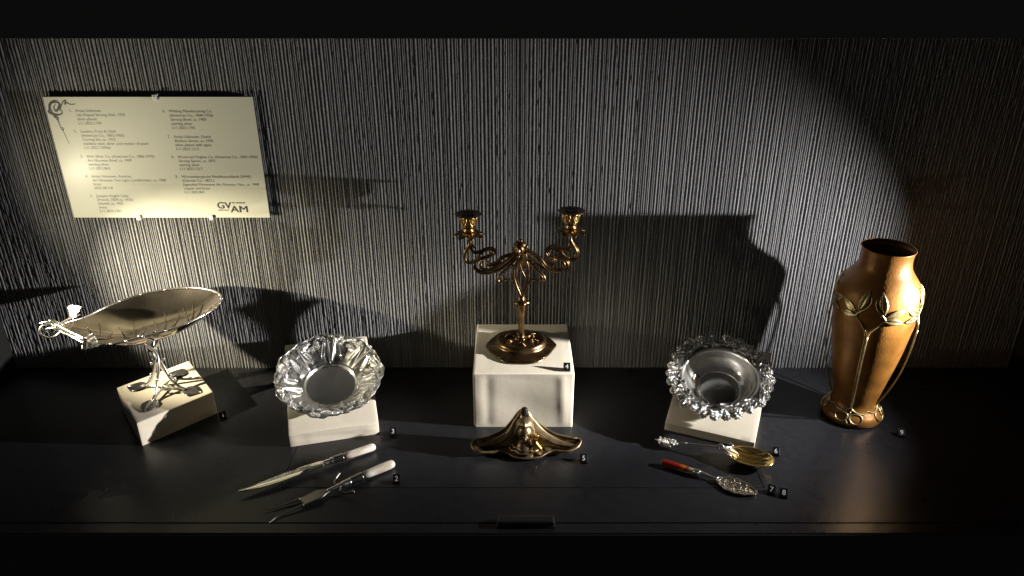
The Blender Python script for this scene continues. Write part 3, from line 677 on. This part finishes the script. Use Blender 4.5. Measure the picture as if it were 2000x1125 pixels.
for k in range(11):
    q = -1.1 + 2.2 * k / 10; tube(mb, cr([(-.003 + .002 * q, -.009, .226), (-.003 + .0105 * math.sin(q), -.0095 + .003 * abs(q), .2195), (-.003 + .0125 * math.sin(q), -.004, .2085), (.002 + .0105 * math.sin(q), -.002, .196)], 4), [.0012, .0020, .0022, .0018], 6)
ball(mb, (-.002, -.004, .2275), .0040, 9, 6); ball(mb, (-.012, -.006, .2180), .0042, 9, 6); ball(mb, (.0085, -.006, .2165), .0042, 9, 6)
mb.mk('hair', M_brass, hd)
mb = MB(); ball(mb, (-.0065, -.0105, .1985), .0035, 9, 6)
for k in range(11):
    u = k / 10; tube(mb, cr([(.001 + .012 * (u - .5), -.006, .2040), (.001 + .017 * (u - .5), -.0075 + .003 * abs(u - .5), .1930), (.0005 + .016 * (u - .5), -.004, .1820), (.0 + .021 * (u - .5), -.002, .1720)], 4), [.0024, .0022, .0018, .0010], 6)
mb.mk('tress', M_brass, hd)
def arm_set(sx, drawing):
    a_ = MB()
    for pts, r, y in drawing:
        P = yz(pts, y, -.0018); tube(a_, P, [q * 1.25 for q in r], 8)
        if max(r) > .0023:   # the second strand of each ribbon of hair
            T = np.gradient(P, axis=0); T /= np.linalg.norm(T, axis=1)[:, None] + 1e-9; Nn_ = np.stack([-T[:, 2], 0 * T[:, 0], T[:, 0]], 1); e = np.sin(np.linspace(0, PI, len(P)))[:, None]
            tube(a_, P + Nn_ * .0040 * e + np.array([0, -.0006, 0]), [.0014, .0017, .0014], 7)
    return a_.mk('scroll_arm', M_brass, t)
AL = arm_set(-1, [
 ([(-.0969, .2290), (-.0962, .2225), (-.0987, .2150), (-.1058, .2027), (-.1062, .1895), (-.0995, .1822), (-.0893, .1839), (-.0793, .1889), (-.0637, .1935), (-.0520, .2007), (-.0506, .2085), (-.0568, .2125), (-.0679, .2108), (-.0803, .2050), (-.0895, .2050), (-.0936, .2110), (-.0909, .2165), (-.0878, .2145), (-.0889, .2118)], [.0026, .0026, .0024, .0023, .0022, .0020, .0018], 0),
 ([(-.0793, .1889), (-.0868, .1827), (-.0890, .1742), (-.0848, .1662), (-.0731, .1612), (-.0574, .1625), (-.0380, .1703), (-.0225, .1839), (-.0090, .1985)], [.0018, .0022, .0024, .0026, .0026, .0028], 0),
 ([(-.0755, .1890), (-.0785, .1786), (-.0719, .1691), (-.0574, .1679), (-.0426, .1776), (-.0292, .1863), (-.0120, .2030)], [.0014, .0017, .0019, .0022, .0024], -.003),
 ([(-.0600, .1862), (-.0638, .1838), (-.0628, .1790), (-.0572, .1773), (-.0460, .1827), (-.0349, .1935), (-.0193, .2007), (-.0090, .2100)], [.0014, .0019, .0021, .0021, .0024, .0026], -.001),
 ([(-.0972, .1839), (-.0870, .1899), (-.0769, .2007), (-.0635, .2105)], [.0012, .0016, .0013], -.003),
 ([(-.0500, .1730), (-.0360, .1830), (-.0230, .1930), (-.0095, .2060)], [.0010, .0018, .0022], -.004)])
AR = arm_set(1, [
 ([(.0905, .2350), (.0905, .2292), (.0950, .2197), (.1024, .2055), (.1001, .1945), (.0918, .1905), (.0805, .1959), (.0691, .2069), (.0570, .2110)], [.0026, .0026, .0025, .0023, .0020, .0016, .0012], 0),
 ([(.0880, .2165), (.0905, .2215), (.0932, .2170), (.0905, .2120), (.0840, .2098), (.0779, .2103), (.0645, .2157), (.0518, .2145), (.0453, .2055), (.0488, .1962), (.0606, .1932), (.0740, .1911), (.0848, .1839), (.0862, .1742), (.0791, .1688), (.0613, .1657), (.0438, .1700), (.0262, .1839), (.0070, .2010)], [.0016, .0019, .0021, .0022, .0024, .0025, .0027, .0028], 0),
 ([(.0740, .1899), (.0790, .1815), (.0760, .1727), (.0612, .1700), (.0464, .1776), (.0362, .1911), (.0228, .2007), (.0080, .2090)], [.0014, .0017, .0020, .0024], -.003),
 ([(.0480, .1940), (.0530, .1955), (.0588, .1930), (.0600, .1872), (.0560, .1827), (.0486, .1820), (.0395, .1875), (.0260, .1993), (.0080, .2110)], [.0012, .0017, .0020, .0021, .0024], -.001),
 ([(.0900, .1930), (.0800, .1990), (.0720, .2080), (.0640, .2140)], [.0010, .0015, .0012], -.003),
 ([(.0470, .1760), (.0330, .1830), (.0200, .1930), (.0080, .2050)], [.0010, .0018, .0022], -.004)])
def candle_end(arm, X, z0):
    mb = MB(); lathe(mb, [(.0010, 0), (.0034, 0), (.0042, .004), (.0028, .008), (.0062, .012), (.0085, .0150), (.0082, .0168), (.0030, .017)], 24, None, (X, 0, z0)); mb.mk('arm_socket', M_brass, arm)
    mb = MB()
    for k in range(8):
        q = 2 * PI * k / 8 + .2; Gv = leaf_grid(.0255, .017, 13, 9, .25, 4, -.012, -.25, .0008, 4, .9)
        shell(mb, xf(Gv, Matrix.Translation((X, 0, z0 + .0155)) @ Matrix.Rotation(q, 4, 'Z') @ Matrix.Rotation(-.18, 4, 'Y') @ Matrix.Translation((.003, 0, 0)))[::-1], .0008)
    mb.mk('petal_collar', M_brass, arm)
    mb = MB(); lathe(mb, [(.0080, .0165), (.0110, .0180), (.0112, .0205), (.0090, .0215), (.0105, .0235), (.0140, .0285), (.0148, .0330), (.0144, .0390), (.0140, .0450), (.0150, .0478), (.0115, .0478), (.0110, .0300), (.0001, .0300)], 40, None, (X, 0, z0))
    for k in range(6):
        q = 2 * PI * k / 6 - PI / 2 + .55; pts = []
        for j in range(16):
            B = 2 * PI * j / 16; A = q + .30 * math.sin(B) * (1 + .2 * math.cos(B)); pts.append((X + .0150 * math.cos(A), .0150 * math.sin(A), z0 + .0385 + .0072 * math.cos(B)))
        tube(mb, pts, .0011, 6, True)
    mb.mk('candle_cup', M_gold, arm)
    mb = MB(); lathe(mb, [(.0118, .0474), (.0200, .0478), (.0240, .0492), (.0248, .0502), (.0240, .0507), (.0200, .0496), (.0112, .0490), (.0108, .0470)], 40, lambda q, i, z: 1 + .025 * math.cos(8 * q), (X, 0, z0), 1, 1, False); dp = mb.mk('drip_pan', M_darkb, arm)
    mb = MB(); lathe(mb, [(.0001, .0468), (.0112, .0468), (.0112, .0494), (.0001, .0478)], 24, None, (X, 0, z0)); mb.mk('candle_hole', M_hole, dp)  # near-black disc painted for the shade inside the empty cup
candle_end(AL, -.0980, .2285); candle_end(AR, .0905, .2350)

# ------------------------------------------------------------------ copper vase (9)
VP = [(.046, 0), (.0535, .0015), (.0555, .008), (.0535, .016), (.0475, .0235), (.0425, .030), (.0400, .037), (.0405, .046), (.0440, .062), (.0495, .090), (.0560, .121), (.0630, .160), (.0688, .205), (.0715, .235), (.0728, .255), (.0712, .270), (.0662, .286), (.0585, .299), (.0508, .310), (.0456, .321), (.0432, .334), (.0434, .344), (.0456, .3545)]
t = thing('vase', 'tall hammered copper vase with pale brass leaf mounts and long stems', 'vase', (.673, -.178, .0005))
VPc = cr([(p[0], p[1], 0) for p in VP], 5)
def vr(z): return float(np.interp(z, VPc[:, 1], VPc[:, 0]))
mb = MB(); inner = [(.0450, .3546), (.0425, .3440), (.0422, .334), (.0450, .321), (.0515, .310), (.0700, .285), (.0745, .26), (.0700, .21), (.05, .1), (.038, .05), (.002, .045)]
lathe(mb, [(p[0], p[1]) for p in VPc] + inner, 96, None, cap=True); mb.mk('body', M_copper, t)
mb = MB(); tube(mb, [(.0453 * math.cos(q), .0453 * math.sin(q), .3547) for q in np.linspace(0, 2 * PI, 72, endpoint=False)], .0009, 6, True); mb.mk('rim', M_copper, t)
def sf(q, z, off=.0015): r = vr(z) + off; return (r * math.cos(q), r * math.sin(q), z)
def spath(q0, pts, off=.0014, n_=6): return np.array([sf(q0 + math.radians(p[0]), p[1], off + (p[2] if len(p) > 2 else 0)) for p in cr([(a_[0], a_[1], a_[2] if len(a_) > 2 else 0) for a_ in pts], n_)])
def sleaf(mb, q0, p0, p1, wz, lift=.002):
    """leaf laid on the vase from (deg,z) p0 to p1, half-width wz"""
    rm = vr(.5 * (p0[1] + p1[1])); A = np.array([math.radians(p0[0]) * rm, p0[1]]); B = np.array([math.radians(p1[0]) * rm, p1[1]]); L_ = np.linalg.norm(B - A); d = (B - A) / L_; pn = np.array([-d[1], d[0]])
    Gv = leaf_grid(L_, wz * 2, 17, 9, .06, 9, 0, 0, .0007, 8, .85); Go = []
    for row in Gv:
        r_ = []
        for (x_, y_, z_) in row: w = A + d * x_ + pn * y_; u = x_ / L_; r_.append(sf(q0 + w[0] / rm, w[1], lift + z_ + .0012 * math.sin(PI * u)))
        Go.append(r_)
    shell(mb, np.array(Go)[::-1], .0012)
q0s = [math.radians(-121 + 90 * k) for k in range(4)]
for q0 in q0s:
    mb = MB()
    for d in (-1.3, 1.3):   # double stem standing clear of the body
        pts = []
        for j in range(22):
            u = j / 21; z = .040 + (.208 - .040) * u; rch = (vr(.042) + .002) * (1 - u) + (vr(.208) + .007) * u + .0095 * math.sin(PI * u ** .85); q = q0 + math.radians(d); pts.append((rch * math.cos(q), rch * math.sin(q), z))
        tube(mb, pts, [.0014, .0013, .0013, .0015], 7)
    for s in (-1, 1):
        tube(mb, spath(q0, [(s * 1.2, .208, .005), (s * 4, .220, .003), (s * 13, .234), (s * 19, .243), (s * 15, .252), (s * 7, .262), (s * 3, .274), (s * 6, .286), (s * 13, .284), (s * 18, .272), (s * 17, .260), (s * 12, .250)]), [.0015, .0017, .0020, .0016, .0015, .0016, .0014, .0012], 7)
        tube(mb, spath(q0, [(s * 1.2, .044), (s * 1.8, .036), (s * 14, .030), (s * 32, .0285), (s * 45, .033)]), [.0015, .0015, .0012], 7)
    stem = mb.mk('brass_stem', M_mount, t)
    for s in (-1, 1):
        mb = MB(); sleaf(mb, q0, (s * 18, .249), (s * 43, .266), .0074); sleaf(mb, q0, (s * 17, .244), (s * 42, .241), .0066, .0028); sleaf(mb, q0, (s * 16, .256), (s * 9, .294), .0066, .0032)
        mb.mk('leaf_spray', M_mount, stem)
    mb = MB()
    for s in (-1, 1):
        tube(mb, [sf(q0 + math.radians(s * 15 + 13 * math.cos(B)), .0205 + .0078 * math.sin(B) + .001 * math.cos(2 * B), .0016) for B in np.linspace(0, 2 * PI, 22, endpoint=False)], .0014, 7, True)
    tube(mb, spath(q0, [(-12, .012), (0, .0095), (12, .012)]), .0015, 7); tube(mb, spath(q0, [(0, .010), (-4, .018), (2, .030)]), [.0018, .0016, .0014], 7)
    mb.mk('foot_mount', M_mount, stem)

# ------------------------------------------------------------------ inkwell (5)
t = thing('inkwell', 'olive brass inkwell tray modelled as a cloaked woman resting her chin on one hand', 'inkwell', (.026, -.29, .0005))
low = [(-.1001, -.0103, .014), (-.0892, -.0239, .011), (-.0706, -.0239, .009), (-.0465, -.0194, .008), (-.0316, -.0254, .007), (-.0186, -.0360, .006), (.0016, -.0376, .006), (.0229, -.0342, .006), (.0382, -.0239, .008), (.0505, -.0194, .009), (.0744, -.0239, .011), (.0928, -.0149, .013), (.1005, -.0011, .016)]
upr = [(.0960, .0040, .0190), (.0860, .0020, .0215), (.0755, .0040, .0222), (.0512, .0080, .0276), (.0325, .0140, .0374), (.0155, .0185, .0500), (.0069, .0205, .0610), (.0003, .0215, .0690), (-.0055, .0215, .0705), (-.0101, .0215, .0695), (-.0175, .0205, .0620), (-.0269, .0180, .0487), (-.0421, .0140, .0317), (-.0656, .0070, .0226), (-.0820, .0020, .0210), (-.0940, .0000, .0195)]
RMi = cr(low + upr, 9, True); nc = len(RMi); rows_ = 26; G = np.zeros((rows_, nc, 3)); ci = np.array([0, -.008])
for i in range(rows_):
    s = .03 + .97 * i / (rows_ - 1)
    for k in range(nc):
        X, Yy, Zz = RMi[k]; hz = max(0, Zz - .004); back = float(sst(.022, .05, Zz))
        sx_ = s; G[i, k] = (ci[0] + (X - ci[0]) * sx_, ci[1] + (Yy - ci[1]) * min(1, sx_ * (1 + .10 * back)), .0035 + hz * float(sst(.62 - .30 * back, 1.0, s)) ** (1.0 + .35 * back) + .0006 * math.sin(9 * s + 3 * math.atan2(Yy, X)))
mb = MB(); shell(mb, G[::-1], .0022, True); mb.mk('tray', M_ink, t)
mb = MB(); tube(mb, RMi, .0021, 8, True); mb.mk('rim', M_ink, t)
mb = MB(); box(mb, -.06, .06, -.020, .004, 0, .0025); bevel(mb.mk('underside', M_ink, t), .001)
mb = MB()
for s in (-1, 1):   # cloak folds sweeping from the crown to the wings
    for j in range(5):
        w = j / 4; tube(mb, cr([(-.004 + s * .006, .014 - .002 * j, .067 - .004 * j), (-.003 + s * (.0175 + .0025 * j), .010 - .0025 * j, .052 - .005 * j), (s * (.034 + .004 * j), .003 - .002 * j, .033 - .004 * j), (s * (.060 + .005 * j), -.002 - .001 * j, .019 - .002 * j), (s * (.085 + .002 * j), -.006, .012)], 6), [.0034, .0044, .0040, .0030, .0016], 8)
mb.mk('cloak', M_ink, t)
hd = head('head', t, (-.003, -.0105, .0415), .0185, None, M_ink, .06)
mb = MB(); ball(mb, (-.003, .000, .050), .0165, 18, 12, (1.0, .95, 1.05))
for k in range(15):
    q = -1.25 + 2.5 * k / 14; tube(mb, cr([(-.004, -.008, .068), (-.003 + .009 * math.sin(q), -.0175 + .006 * abs(q), .0610), (-.003 + .0160 * math.sin(q), -.0165 + .008 * abs(q), .0555 - .006 * abs(q)), (-.003 + .0195 * math.sin(q), -.010, .036)][: 4 if abs(q) > .75 else 3], 5), [.0016, .0026, .0024, .0014], 6)
mb.mk('hair', M_ink, hd)
mb = MB(); lathe(mb, [(.0055, .066), (.0070, .070), (.0062, .0735), (.0050, .0755), (.0058, .0780), (.0042, .0800), (.0001, .0805)], 20, lambda q, i, z: 1 + .08 * math.cos(7 * q), (-.003, .008, .0035)); mb.mk('lid_knob', M_hole, t)
mb = MB()
for (r, z, y0, w) in ((.020, .0130, -.012, .0019), (.025, .0095, -.014, .0017)):
    tube(mb, [(-.003 + r * math.sin(q) * 1.12, y0 - r * .72 * math.cos(q), z + .006 * abs(math.sin(q)) + .0012 * math.cos(9 * q)) for q in np.linspace(-1.7, 1.7, 30)], [w * .4, w, w * 1.15, w, w * .4], 8)
lathe(mb, [(.019, .004), (.020, .012), (.014, .020), (.009, .028)], 24, None, (-.003, -.010, 0)); mb.mk('collar', M_ink, t)
mb = MB()
for (X, Yy, L_, W_, A) in ((-.016, -.026, .020, .016, -2.0), (.003, -.028, .018, .016, -1.45), (.019, -.024, .020, .015, -.9), (-.028, -.020, .018, .013, -2.5), (.032, -.018, .018, .013, -.5)):
    shell(mb, xf(leaf_grid(L_, W_, 11, 9, 0, 3, -.003, -.12, 0, 3, .9), Matrix.Translation((X, Yy + .010, .0085)) @ Matrix.Rotation(A, 4, 'Z'))[::-1], .0012)
    Gv = leaf_grid(L_, W_, 11, 9, 0, 3, -.003, -.12, 0, 3, .9); E_ = [Gv[i][0] for i in range(11)] + [Gv[i][-1] for i in range(10, -1, -1)]
    tube(mb, xf(np.array(E_), Matrix.Translation((X, Yy + .010, .0088)) @ Matrix.Rotation(A, 4, 'Z')), .0007, 5)
mb.mk('petal', M_ink, t)
mb = MB(); ball(mb, (.0135, -.0185, .030), .0062, 12, 8, (.8, .6, 1.15))
tube(mb, cr([(.024, -.018, .012), (.019, -.019, .020), (.0145, -.0185, .028)], 5), [.0065, .0056, .0050], 10)
for k, (dx, L_) in enumerate(((-.0042, .0125), (-.0014, .0150), (.0014, .0140), (.0042, .0110))):
    bx_, bz = .0140 + dx, .034 - .001 * abs(k - 1.3); tube(mb, cr([(bx_, -.0195, bz - .002), (bx_ + .0006 * (k - 1), -.0215, bz + L_ * .45), (bx_ + .0016 * (k - 1), -.0195, bz + L_)], 5), [.0015, .0014, .0013, .0009], 8)
tube(mb, cr([(.0098, -.0200, .029), (.0070, -.0225, .0325), (.0062, -.0235, .0365)], 5), [.0017, .0015, .0010], 8)
mb.mk('hand', M_gold, t)
v, f = font_mesh('Anglès', .0105, .35, .0003); mb = MB(); mb.add([(.040 + p[0], -.0075 + p[1] * .75 - p[0] * .05, .0086 + p[2] + .06 * p[0]) for p in v], f); mb.mk('signature', M_gold, t, False)

# ------------------------------------------------------------------ carving knife and fork (2)
def along(name, lab, cat, p0, p1, z, grp=None):
    d = Vector((p1[0] - p0[0], p1[1] - p0[1])); o = thing(name, lab, cat, (p0[0], p0[1], z), math.atan2(d.y, d.x), grp); return o, d.length
def rod(mb, prof, n=20, sq=1.0, z=0, y=0):
    """turned rod along +x: prof = [(x, r)]"""
    v = []; f = []
    for (x_, r_) in prof:
        for k in range(n): q = 2 * PI * k / n; v.append((x_, y + r_ * math.cos(q), z + r_ * math.sin(q) * sq))
    for i in range(len(prof) - 1):
        for k in range(n): k2 = (k + 1) % n; f.append((i * n + k, (i + 1) * n + k, (i + 1) * n + k2, i * n + k2))
    f.append(tuple(range(n))); f.append(tuple((len(prof) - 1) * n + k for k in range(n))[::-1]); return mb.add(v, f)
t, L = along('carving_knife', 'long pointed carving knife with pearl handle, blade mirroring the ribbed wall', 'knife', (-.4640, -.4210), (-.2514, -.2961), .0095, 'carving set with pearl handles')
mb = MB(); Gb = []
for i in range(40):
    u = i / 39; x_ = .150 * u; top = float(np.interp(u, [0, .155, .32, .545, .8, .97, 1], [.0003, .0012, .0040, .0078, .0082, .0074, .0052])); bot = float(np.interp(u, [0, .06, .155, .32, .5, .8, .97, 1], [-.0003, -.0050, -.0088, -.0122, -.0128, -.0102, -.0070, -.0050])); row = []
    for j in range(13): q = j / 12; y_ = bot + (top - bot) * q; row.append((x_, y_, .0008 + .0004 * math.sin(PI * q) + .0006 * q))
    Gb.append(row)
shell(mb, np.array(Gb)[::-1], .0014); mb.mk('blade', M_steel, t)
mb = MB(); rod(mb, [(.149, .0040), (.152, .0060), (.154, .0046), (.157, .0062), (.160, .0044), (.162, .0060), (.164, .0072), (.166, .0060), (.168, .0070)], 20, .9); mb.mk('bolster', M_plated, t)
mb = MB(); rod(mb, [(.167, .0066), (.168, .0072), (.183, .0075), (.1845, .0080), (.1855, .0074)], 20, .9); mb.mk('ferrule', M_dark_silver, t)
mb = MB(); rod(mb, [(.1852, .0068), (.200, .0072), (.225, .0077), (.238, .0078), (.2435, .0068), (.2462, .0045), (.2470, .0008)], 24, .9); mb.mk('handle', M_pearl, t)
t, L = along('carving_fork', 'two-tined carving fork with pearl handle and folding guard', 'fork', (-.3935, -.4760), (-.2160, -.3480), .009, 'carving set with pearl handles')
mb = MB(); rod(mb, [(.142, .0066), (.143, .0074), (.162, .0078), (.164, .0084), (.165, .0074)], 20, .9); mb.mk('ferrule', M_dark_silver, t)
mb = MB(); rod(mb, [(.1646, .0070), (.180, .0078), (.205, .0085), (.217, .0085), (.2235, .0075), (.2262, .0048), (.2270, .0008)], 24, .9); mb.mk('handle', M_pearl, t)
mb = MB(); rod(mb, [(.100, .0030), (.110, .0036), (.124, .0046), (.128, .0052), (.130, .0070), (.132, .0052), (.135, .0070), (.137, .0056), (.140, .0072), (.143, .0066)], 18, .85); mb.mk('shank', M_plated, t)
mb = MB(); Gh = []
for i in range(14):
    u = i / 13; x_ = .104 - .050 * u; w = .0040 + .0075 * float(sst(0, .45, u)); Gh.append([(x_, s * w + .003 * u * u, .0005 - .0035 * u * u) for s in np.linspace(-1, 1, 9)])
shell(mb, np.array(Gh), .0018)
for s in (-1, 1):
    tube(mb, cr([(.056, s * .0088 + .003, -.0025), (.035, s * .0100 + .005, -.0052), (.012, s * .0112 + .007, -.0060), (-.006, s * .0135 + .006 * (1 + s) , -.0045)], 6), [.0024, .0020, .0015, .0004], 8, False, ((0, 0, 1), .6))
mb.mk('tines', M_dsteel, t)
mb = MB()
for s in (-1, 1):
    tube(mb, cr([(.122, s * .004, 0), (.118, s * .012, -.001), (.124, s * .022, -.002), (.136, s * .030, .001)], 6), [.0020, .0016, .0018, .0028], 8)
mb.mk('guard', M_dsteel, t)

# ------------------------------------------------------------------ serving spoon (8) and bonbon server (7)
t, L = along('serving_spoon', 'silver serving spoon with a fluted gilt bowl and ornate cast finial', 'spoon', (.2700, -.2790), (.4635, -.3490), .009)
mb = MB(); nc, rows_ = 180, 34; G = np.zeros((rows_, nc, 3)); cx_ = L - .041
for i in range(rows_):
    s = .03 + .97 * i / (rows_ - 1)
    for k in range(nc):
        q = 2 * PI * k / nc; a_, b_ = .041, .0265 * (1 + .12 * math.cos(q) * 0); x_ = a_ * math.cos(q) * s; y_ = b_ * math.sin(q) * s * (1 + .10 * math.cos(q))
        z_ = .0085 - .0150 * (1 - s ** 2.2); z_ += .0026 * math.cos(y_ / .0265 * 6.0 * PI) * (1 - s ** 6) * float(sst(-.032, -.015, x_)) * (1 - .8 * float(sst(.016, .034, x_)))
        G[i, k] = (cx_ + x_, y_, z_)
shell(mb, G[::-1], .0010, True); bw = mb.mk('bowl', M_gilt, t)
mb = MB(); tube(mb, [(cx_ + .041 * math.cos(q), .0265 * math.sin(q) * (1 + .10 * math.cos(q)), .0087) for q in np.linspace(0, 2 * PI, 60, endpoint=False)], .0010, 6, True); mb.mk('bowl_rim', M_gilt, bw)
mb = MB(); tube(mb, cr([(.030, 0, .004), (.070, .0008, .0095), (.105, 0, .0135), (L - .080, 0, .0115)], 6), [.0017, .0012, .0012, .0020], 8); ball(mb, (.052, .0006, .0076), .0024, 8, 6)
mb.mk('handle', M_plated, t)
mb = MB()
for s in (-1, 0, 1):
    tube(mb, cr([(L - .094, s * .001, .0130), (L - .084, s * .005, .0130), (L - .076, s * .012, .0100), (L - .073, s * .016, .0120), (L - .078, s * .018, .0150)] if s else [(L - .100, 0, .0120), (L - .092, .003, .0175), (L - .086, 0, .0135), (L - .070, 0, .0080), (L - .060, 0, .0040)], 5), [.0022, .0026, .0022, .0016], 8)
for j in range(9): ball(mb, (L - .078 + random.uniform(-.004, .004), random.uniform(-.010, .010), .0095 + random.uniform(-.001, .001)), .0022, 7, 5)
mb.mk('scroll_mount', M_plated, t)
mb = MB()
for j in range(46):
    u = random.random(); w = .0028 + .0075 * math.sin(PI * min(1, u * 1.05)) ; ball(mb, (.001 + .036 * u, random.uniform(-1, 1) * w, .001 + random.uniform(0, .004)), random.uniform(.0014, .0028), 7, 5)
for j in range(7):
    x0 = .004 + .004 * j; s = (-1) ** j; tube(mb, cr([(x0 + .006, 0, .003), (x0 + .002, s * .006, .005), (x0 - .002, s * .010, .002), (x0 + .003, s * .011, .001)], 5), [.0014, .0015, .0008], 6)
shell(mb, xf(leaf_grid(.042, .014, 15, 9, .3, 6, .002, -.1, .0006, 6, .8), Matrix.Translation((.038, 0, .0015)) @ Matrix.Rotation(PI, 4, 'Z'))[::-1], .001)
mb.mk('finial', M_plated, t)
t, L = along('bonbon_server', 'bonbon server with a red agate handle and pierced oval silver blade', 'server', (.2683, -.3377), (.4100, -.4110), .0075)
mb = MB(); v = []; n_ = 8; P_ = [(0, .0040), (.001, .0052), (.02, .0056), (.04, .0054), (.0575, .0046)]
rod(mb, [(x_, r_) for x_, r_ in zip(np.linspace(0, .058, 26), np.interp(np.linspace(0, .058, 26), [p[0] for p in P_], [p[1] for p in P_]) * (1 + .035 * np.sin(np.linspace(0, 40, 26))))], 8, .95); mb.mk('handle', M_agate, t, False)
mb = MB(); rod(mb, [(.0575, .0050), (.0580, .0058), (.064, .0056), (.0655, .0052), (.066, .0060), (.0685, .0060), (.069, .0042)], 18, .9); mb.mk('ferrule', M_plated, t)
mb = MB(); tube(mb, cr([(.068, 0, .0005), (.080, 0, -.0005), (.095, 0, -.0015), (.104, 0, -.002)], 6), [.0044, .0030, .0018, .0026], 8)
for s in (-1, 1): tube(mb, cr([(.098, 0, -.0015), (.099, s * .004, -.001), (.103, s * .007, -.0015), (.106, s * .0065, -.002)], 5), [.0015, .0017, .0010], 7)
mb.mk('shank', M_plated, t)
# pierced blade: annular openwork between the border and a solid centre
mb = MB(); nu, nv = 46, 24; Gb = np.zeros((nu, nv, 3)); bx0, bl_ = .100, .066
for i in range(nu):
    u = i / (nu - 1); w = .0190 * (math.sin(PI * min(1, max(0, u)) ** .82) ** .62) * (1 + .06 * math.cos(u * 26)) + .0012
    for j in range(nv): s = 2 * j / (nv - 1) - 1; Gb[i, j] = (bx0 + bl_ * u, s * w - (.004 * u), -.0045 + .0040 * s * s * .6 + .0005 * math.cos(31 * u + 3 * s) * (1 - s * s))
top = MB(); shell(top, Gb[::-1], .0010)
rp = np.random.default_rng(5); keep = []
for fc in top.f:
    cxy = np.mean([top.v[i] for i in fc], axis=0); u = (cxy[0] - bx0) / bl_; w = .0190 * (math.sin(PI * min(1, max(1e-6, u)) ** .82) ** .62) + .0012; s = (cxy[1] + .004 * u) / w
    hole = .16 < u < .90 and abs(s) < .80 and (math.sin(u * 44 + 1.3 * math.sin(s * 6)) * math.sin(s * 9.5 + u * 5)) > .48
    if not hole: keep.append(fc)
bo = mk('pierced_blade', top.v, keep, M_server, t)
mb = MB()
for j in range(40):
    u = random.uniform(.12, .92); s = random.uniform(-.75, .75); w = .019 * (math.sin(PI * u ** .82) ** .62); ball(mb, (bx0 + bl_ * u, s * w - .004 * u, -.0040 + .002 * s * s), random.uniform(.0008, .0016), 6, 4, (1, 1, .7))
mb.mk('chased_relief', M_server, bo)

# ------------------------------------------------------------------ number cubes
NG = 'black number tags'
cubes = [('1', (-.568, -.194, 0), .55, 'at the right corner of the low cream plinth'), ('2', (-.200, -.384, 0), .0, 'near the pearl end of the carving fork'),
         ('3', (-.226, -.247, 0), .10, 'to the right of the lily-embossed bowl'), ('4', (.103, -.210, .1203), -.04, 'on top of the tall cream plinth'),
         ('5', (.129, -.328, 0), -.05, 'at the right wing of the brass inkwell'), ('6', (.482, -.307, 0), -.25, 'at the right corner of the berry bowl wedge'),
         ('7', (.441, -.412, 0), -.35, 'below the gilt spoon, left of two'), ('8', (.459, -.420, 0), -.25, 'below the gilt spoon, right of two'),
         ('9', (.738, -.251, 0), -.20, 'to the right of the copper vase')]
cm = None
for s, p, rz, where in cubes:
    t = thing('number_tag', 'small black tag with white numeral %s %s' % (s, where), 'number tag', p, rz, NG)
    if cm is None:
        pr = [(-.0064, .0002), (.0062, .0002), (.0062, .0128), (.0044, .0128), (-.0064, .0040)]; mb = MB(); h = .0064
        mb.add([(-h, y_, z_) for y_, z_ in pr] + [(h, y_, z_) for y_, z_ in pr], [(0, 1, 2, 3, 4)[::1], (9, 8, 7, 6, 5)] + [(k, k + 5, (k + 1) % 5 + 5, (k + 1) % 5) for k in range(5)])
        cm = bevel(mb.mk('block', M_cube, t, False), .0005, 2)
    else: bevel(share(cm, 'block', t), .0005, 2)
    v, f = font_mesh(s, .0122, 0, .0001, 'CENTER'); zc = (v[:, 1].max() + v[:, 1].min()) / 2; xc = (v[:, 0].max() + v[:, 0].min()) / 2
    sl = Vector((0, .0108, .0088)).normalized(); no = Vector((0, -sl.z, sl.y)); c0 = Vector((0, -.0010, .0084))
    mk('numeral', [tuple(c0 + Vector((1, 0, 0)) * (p_[0] - xc) + sl * (p_[1] - zc) + no * (.0003 + p_[2])) for p_ in v], f, M_white, t, False)
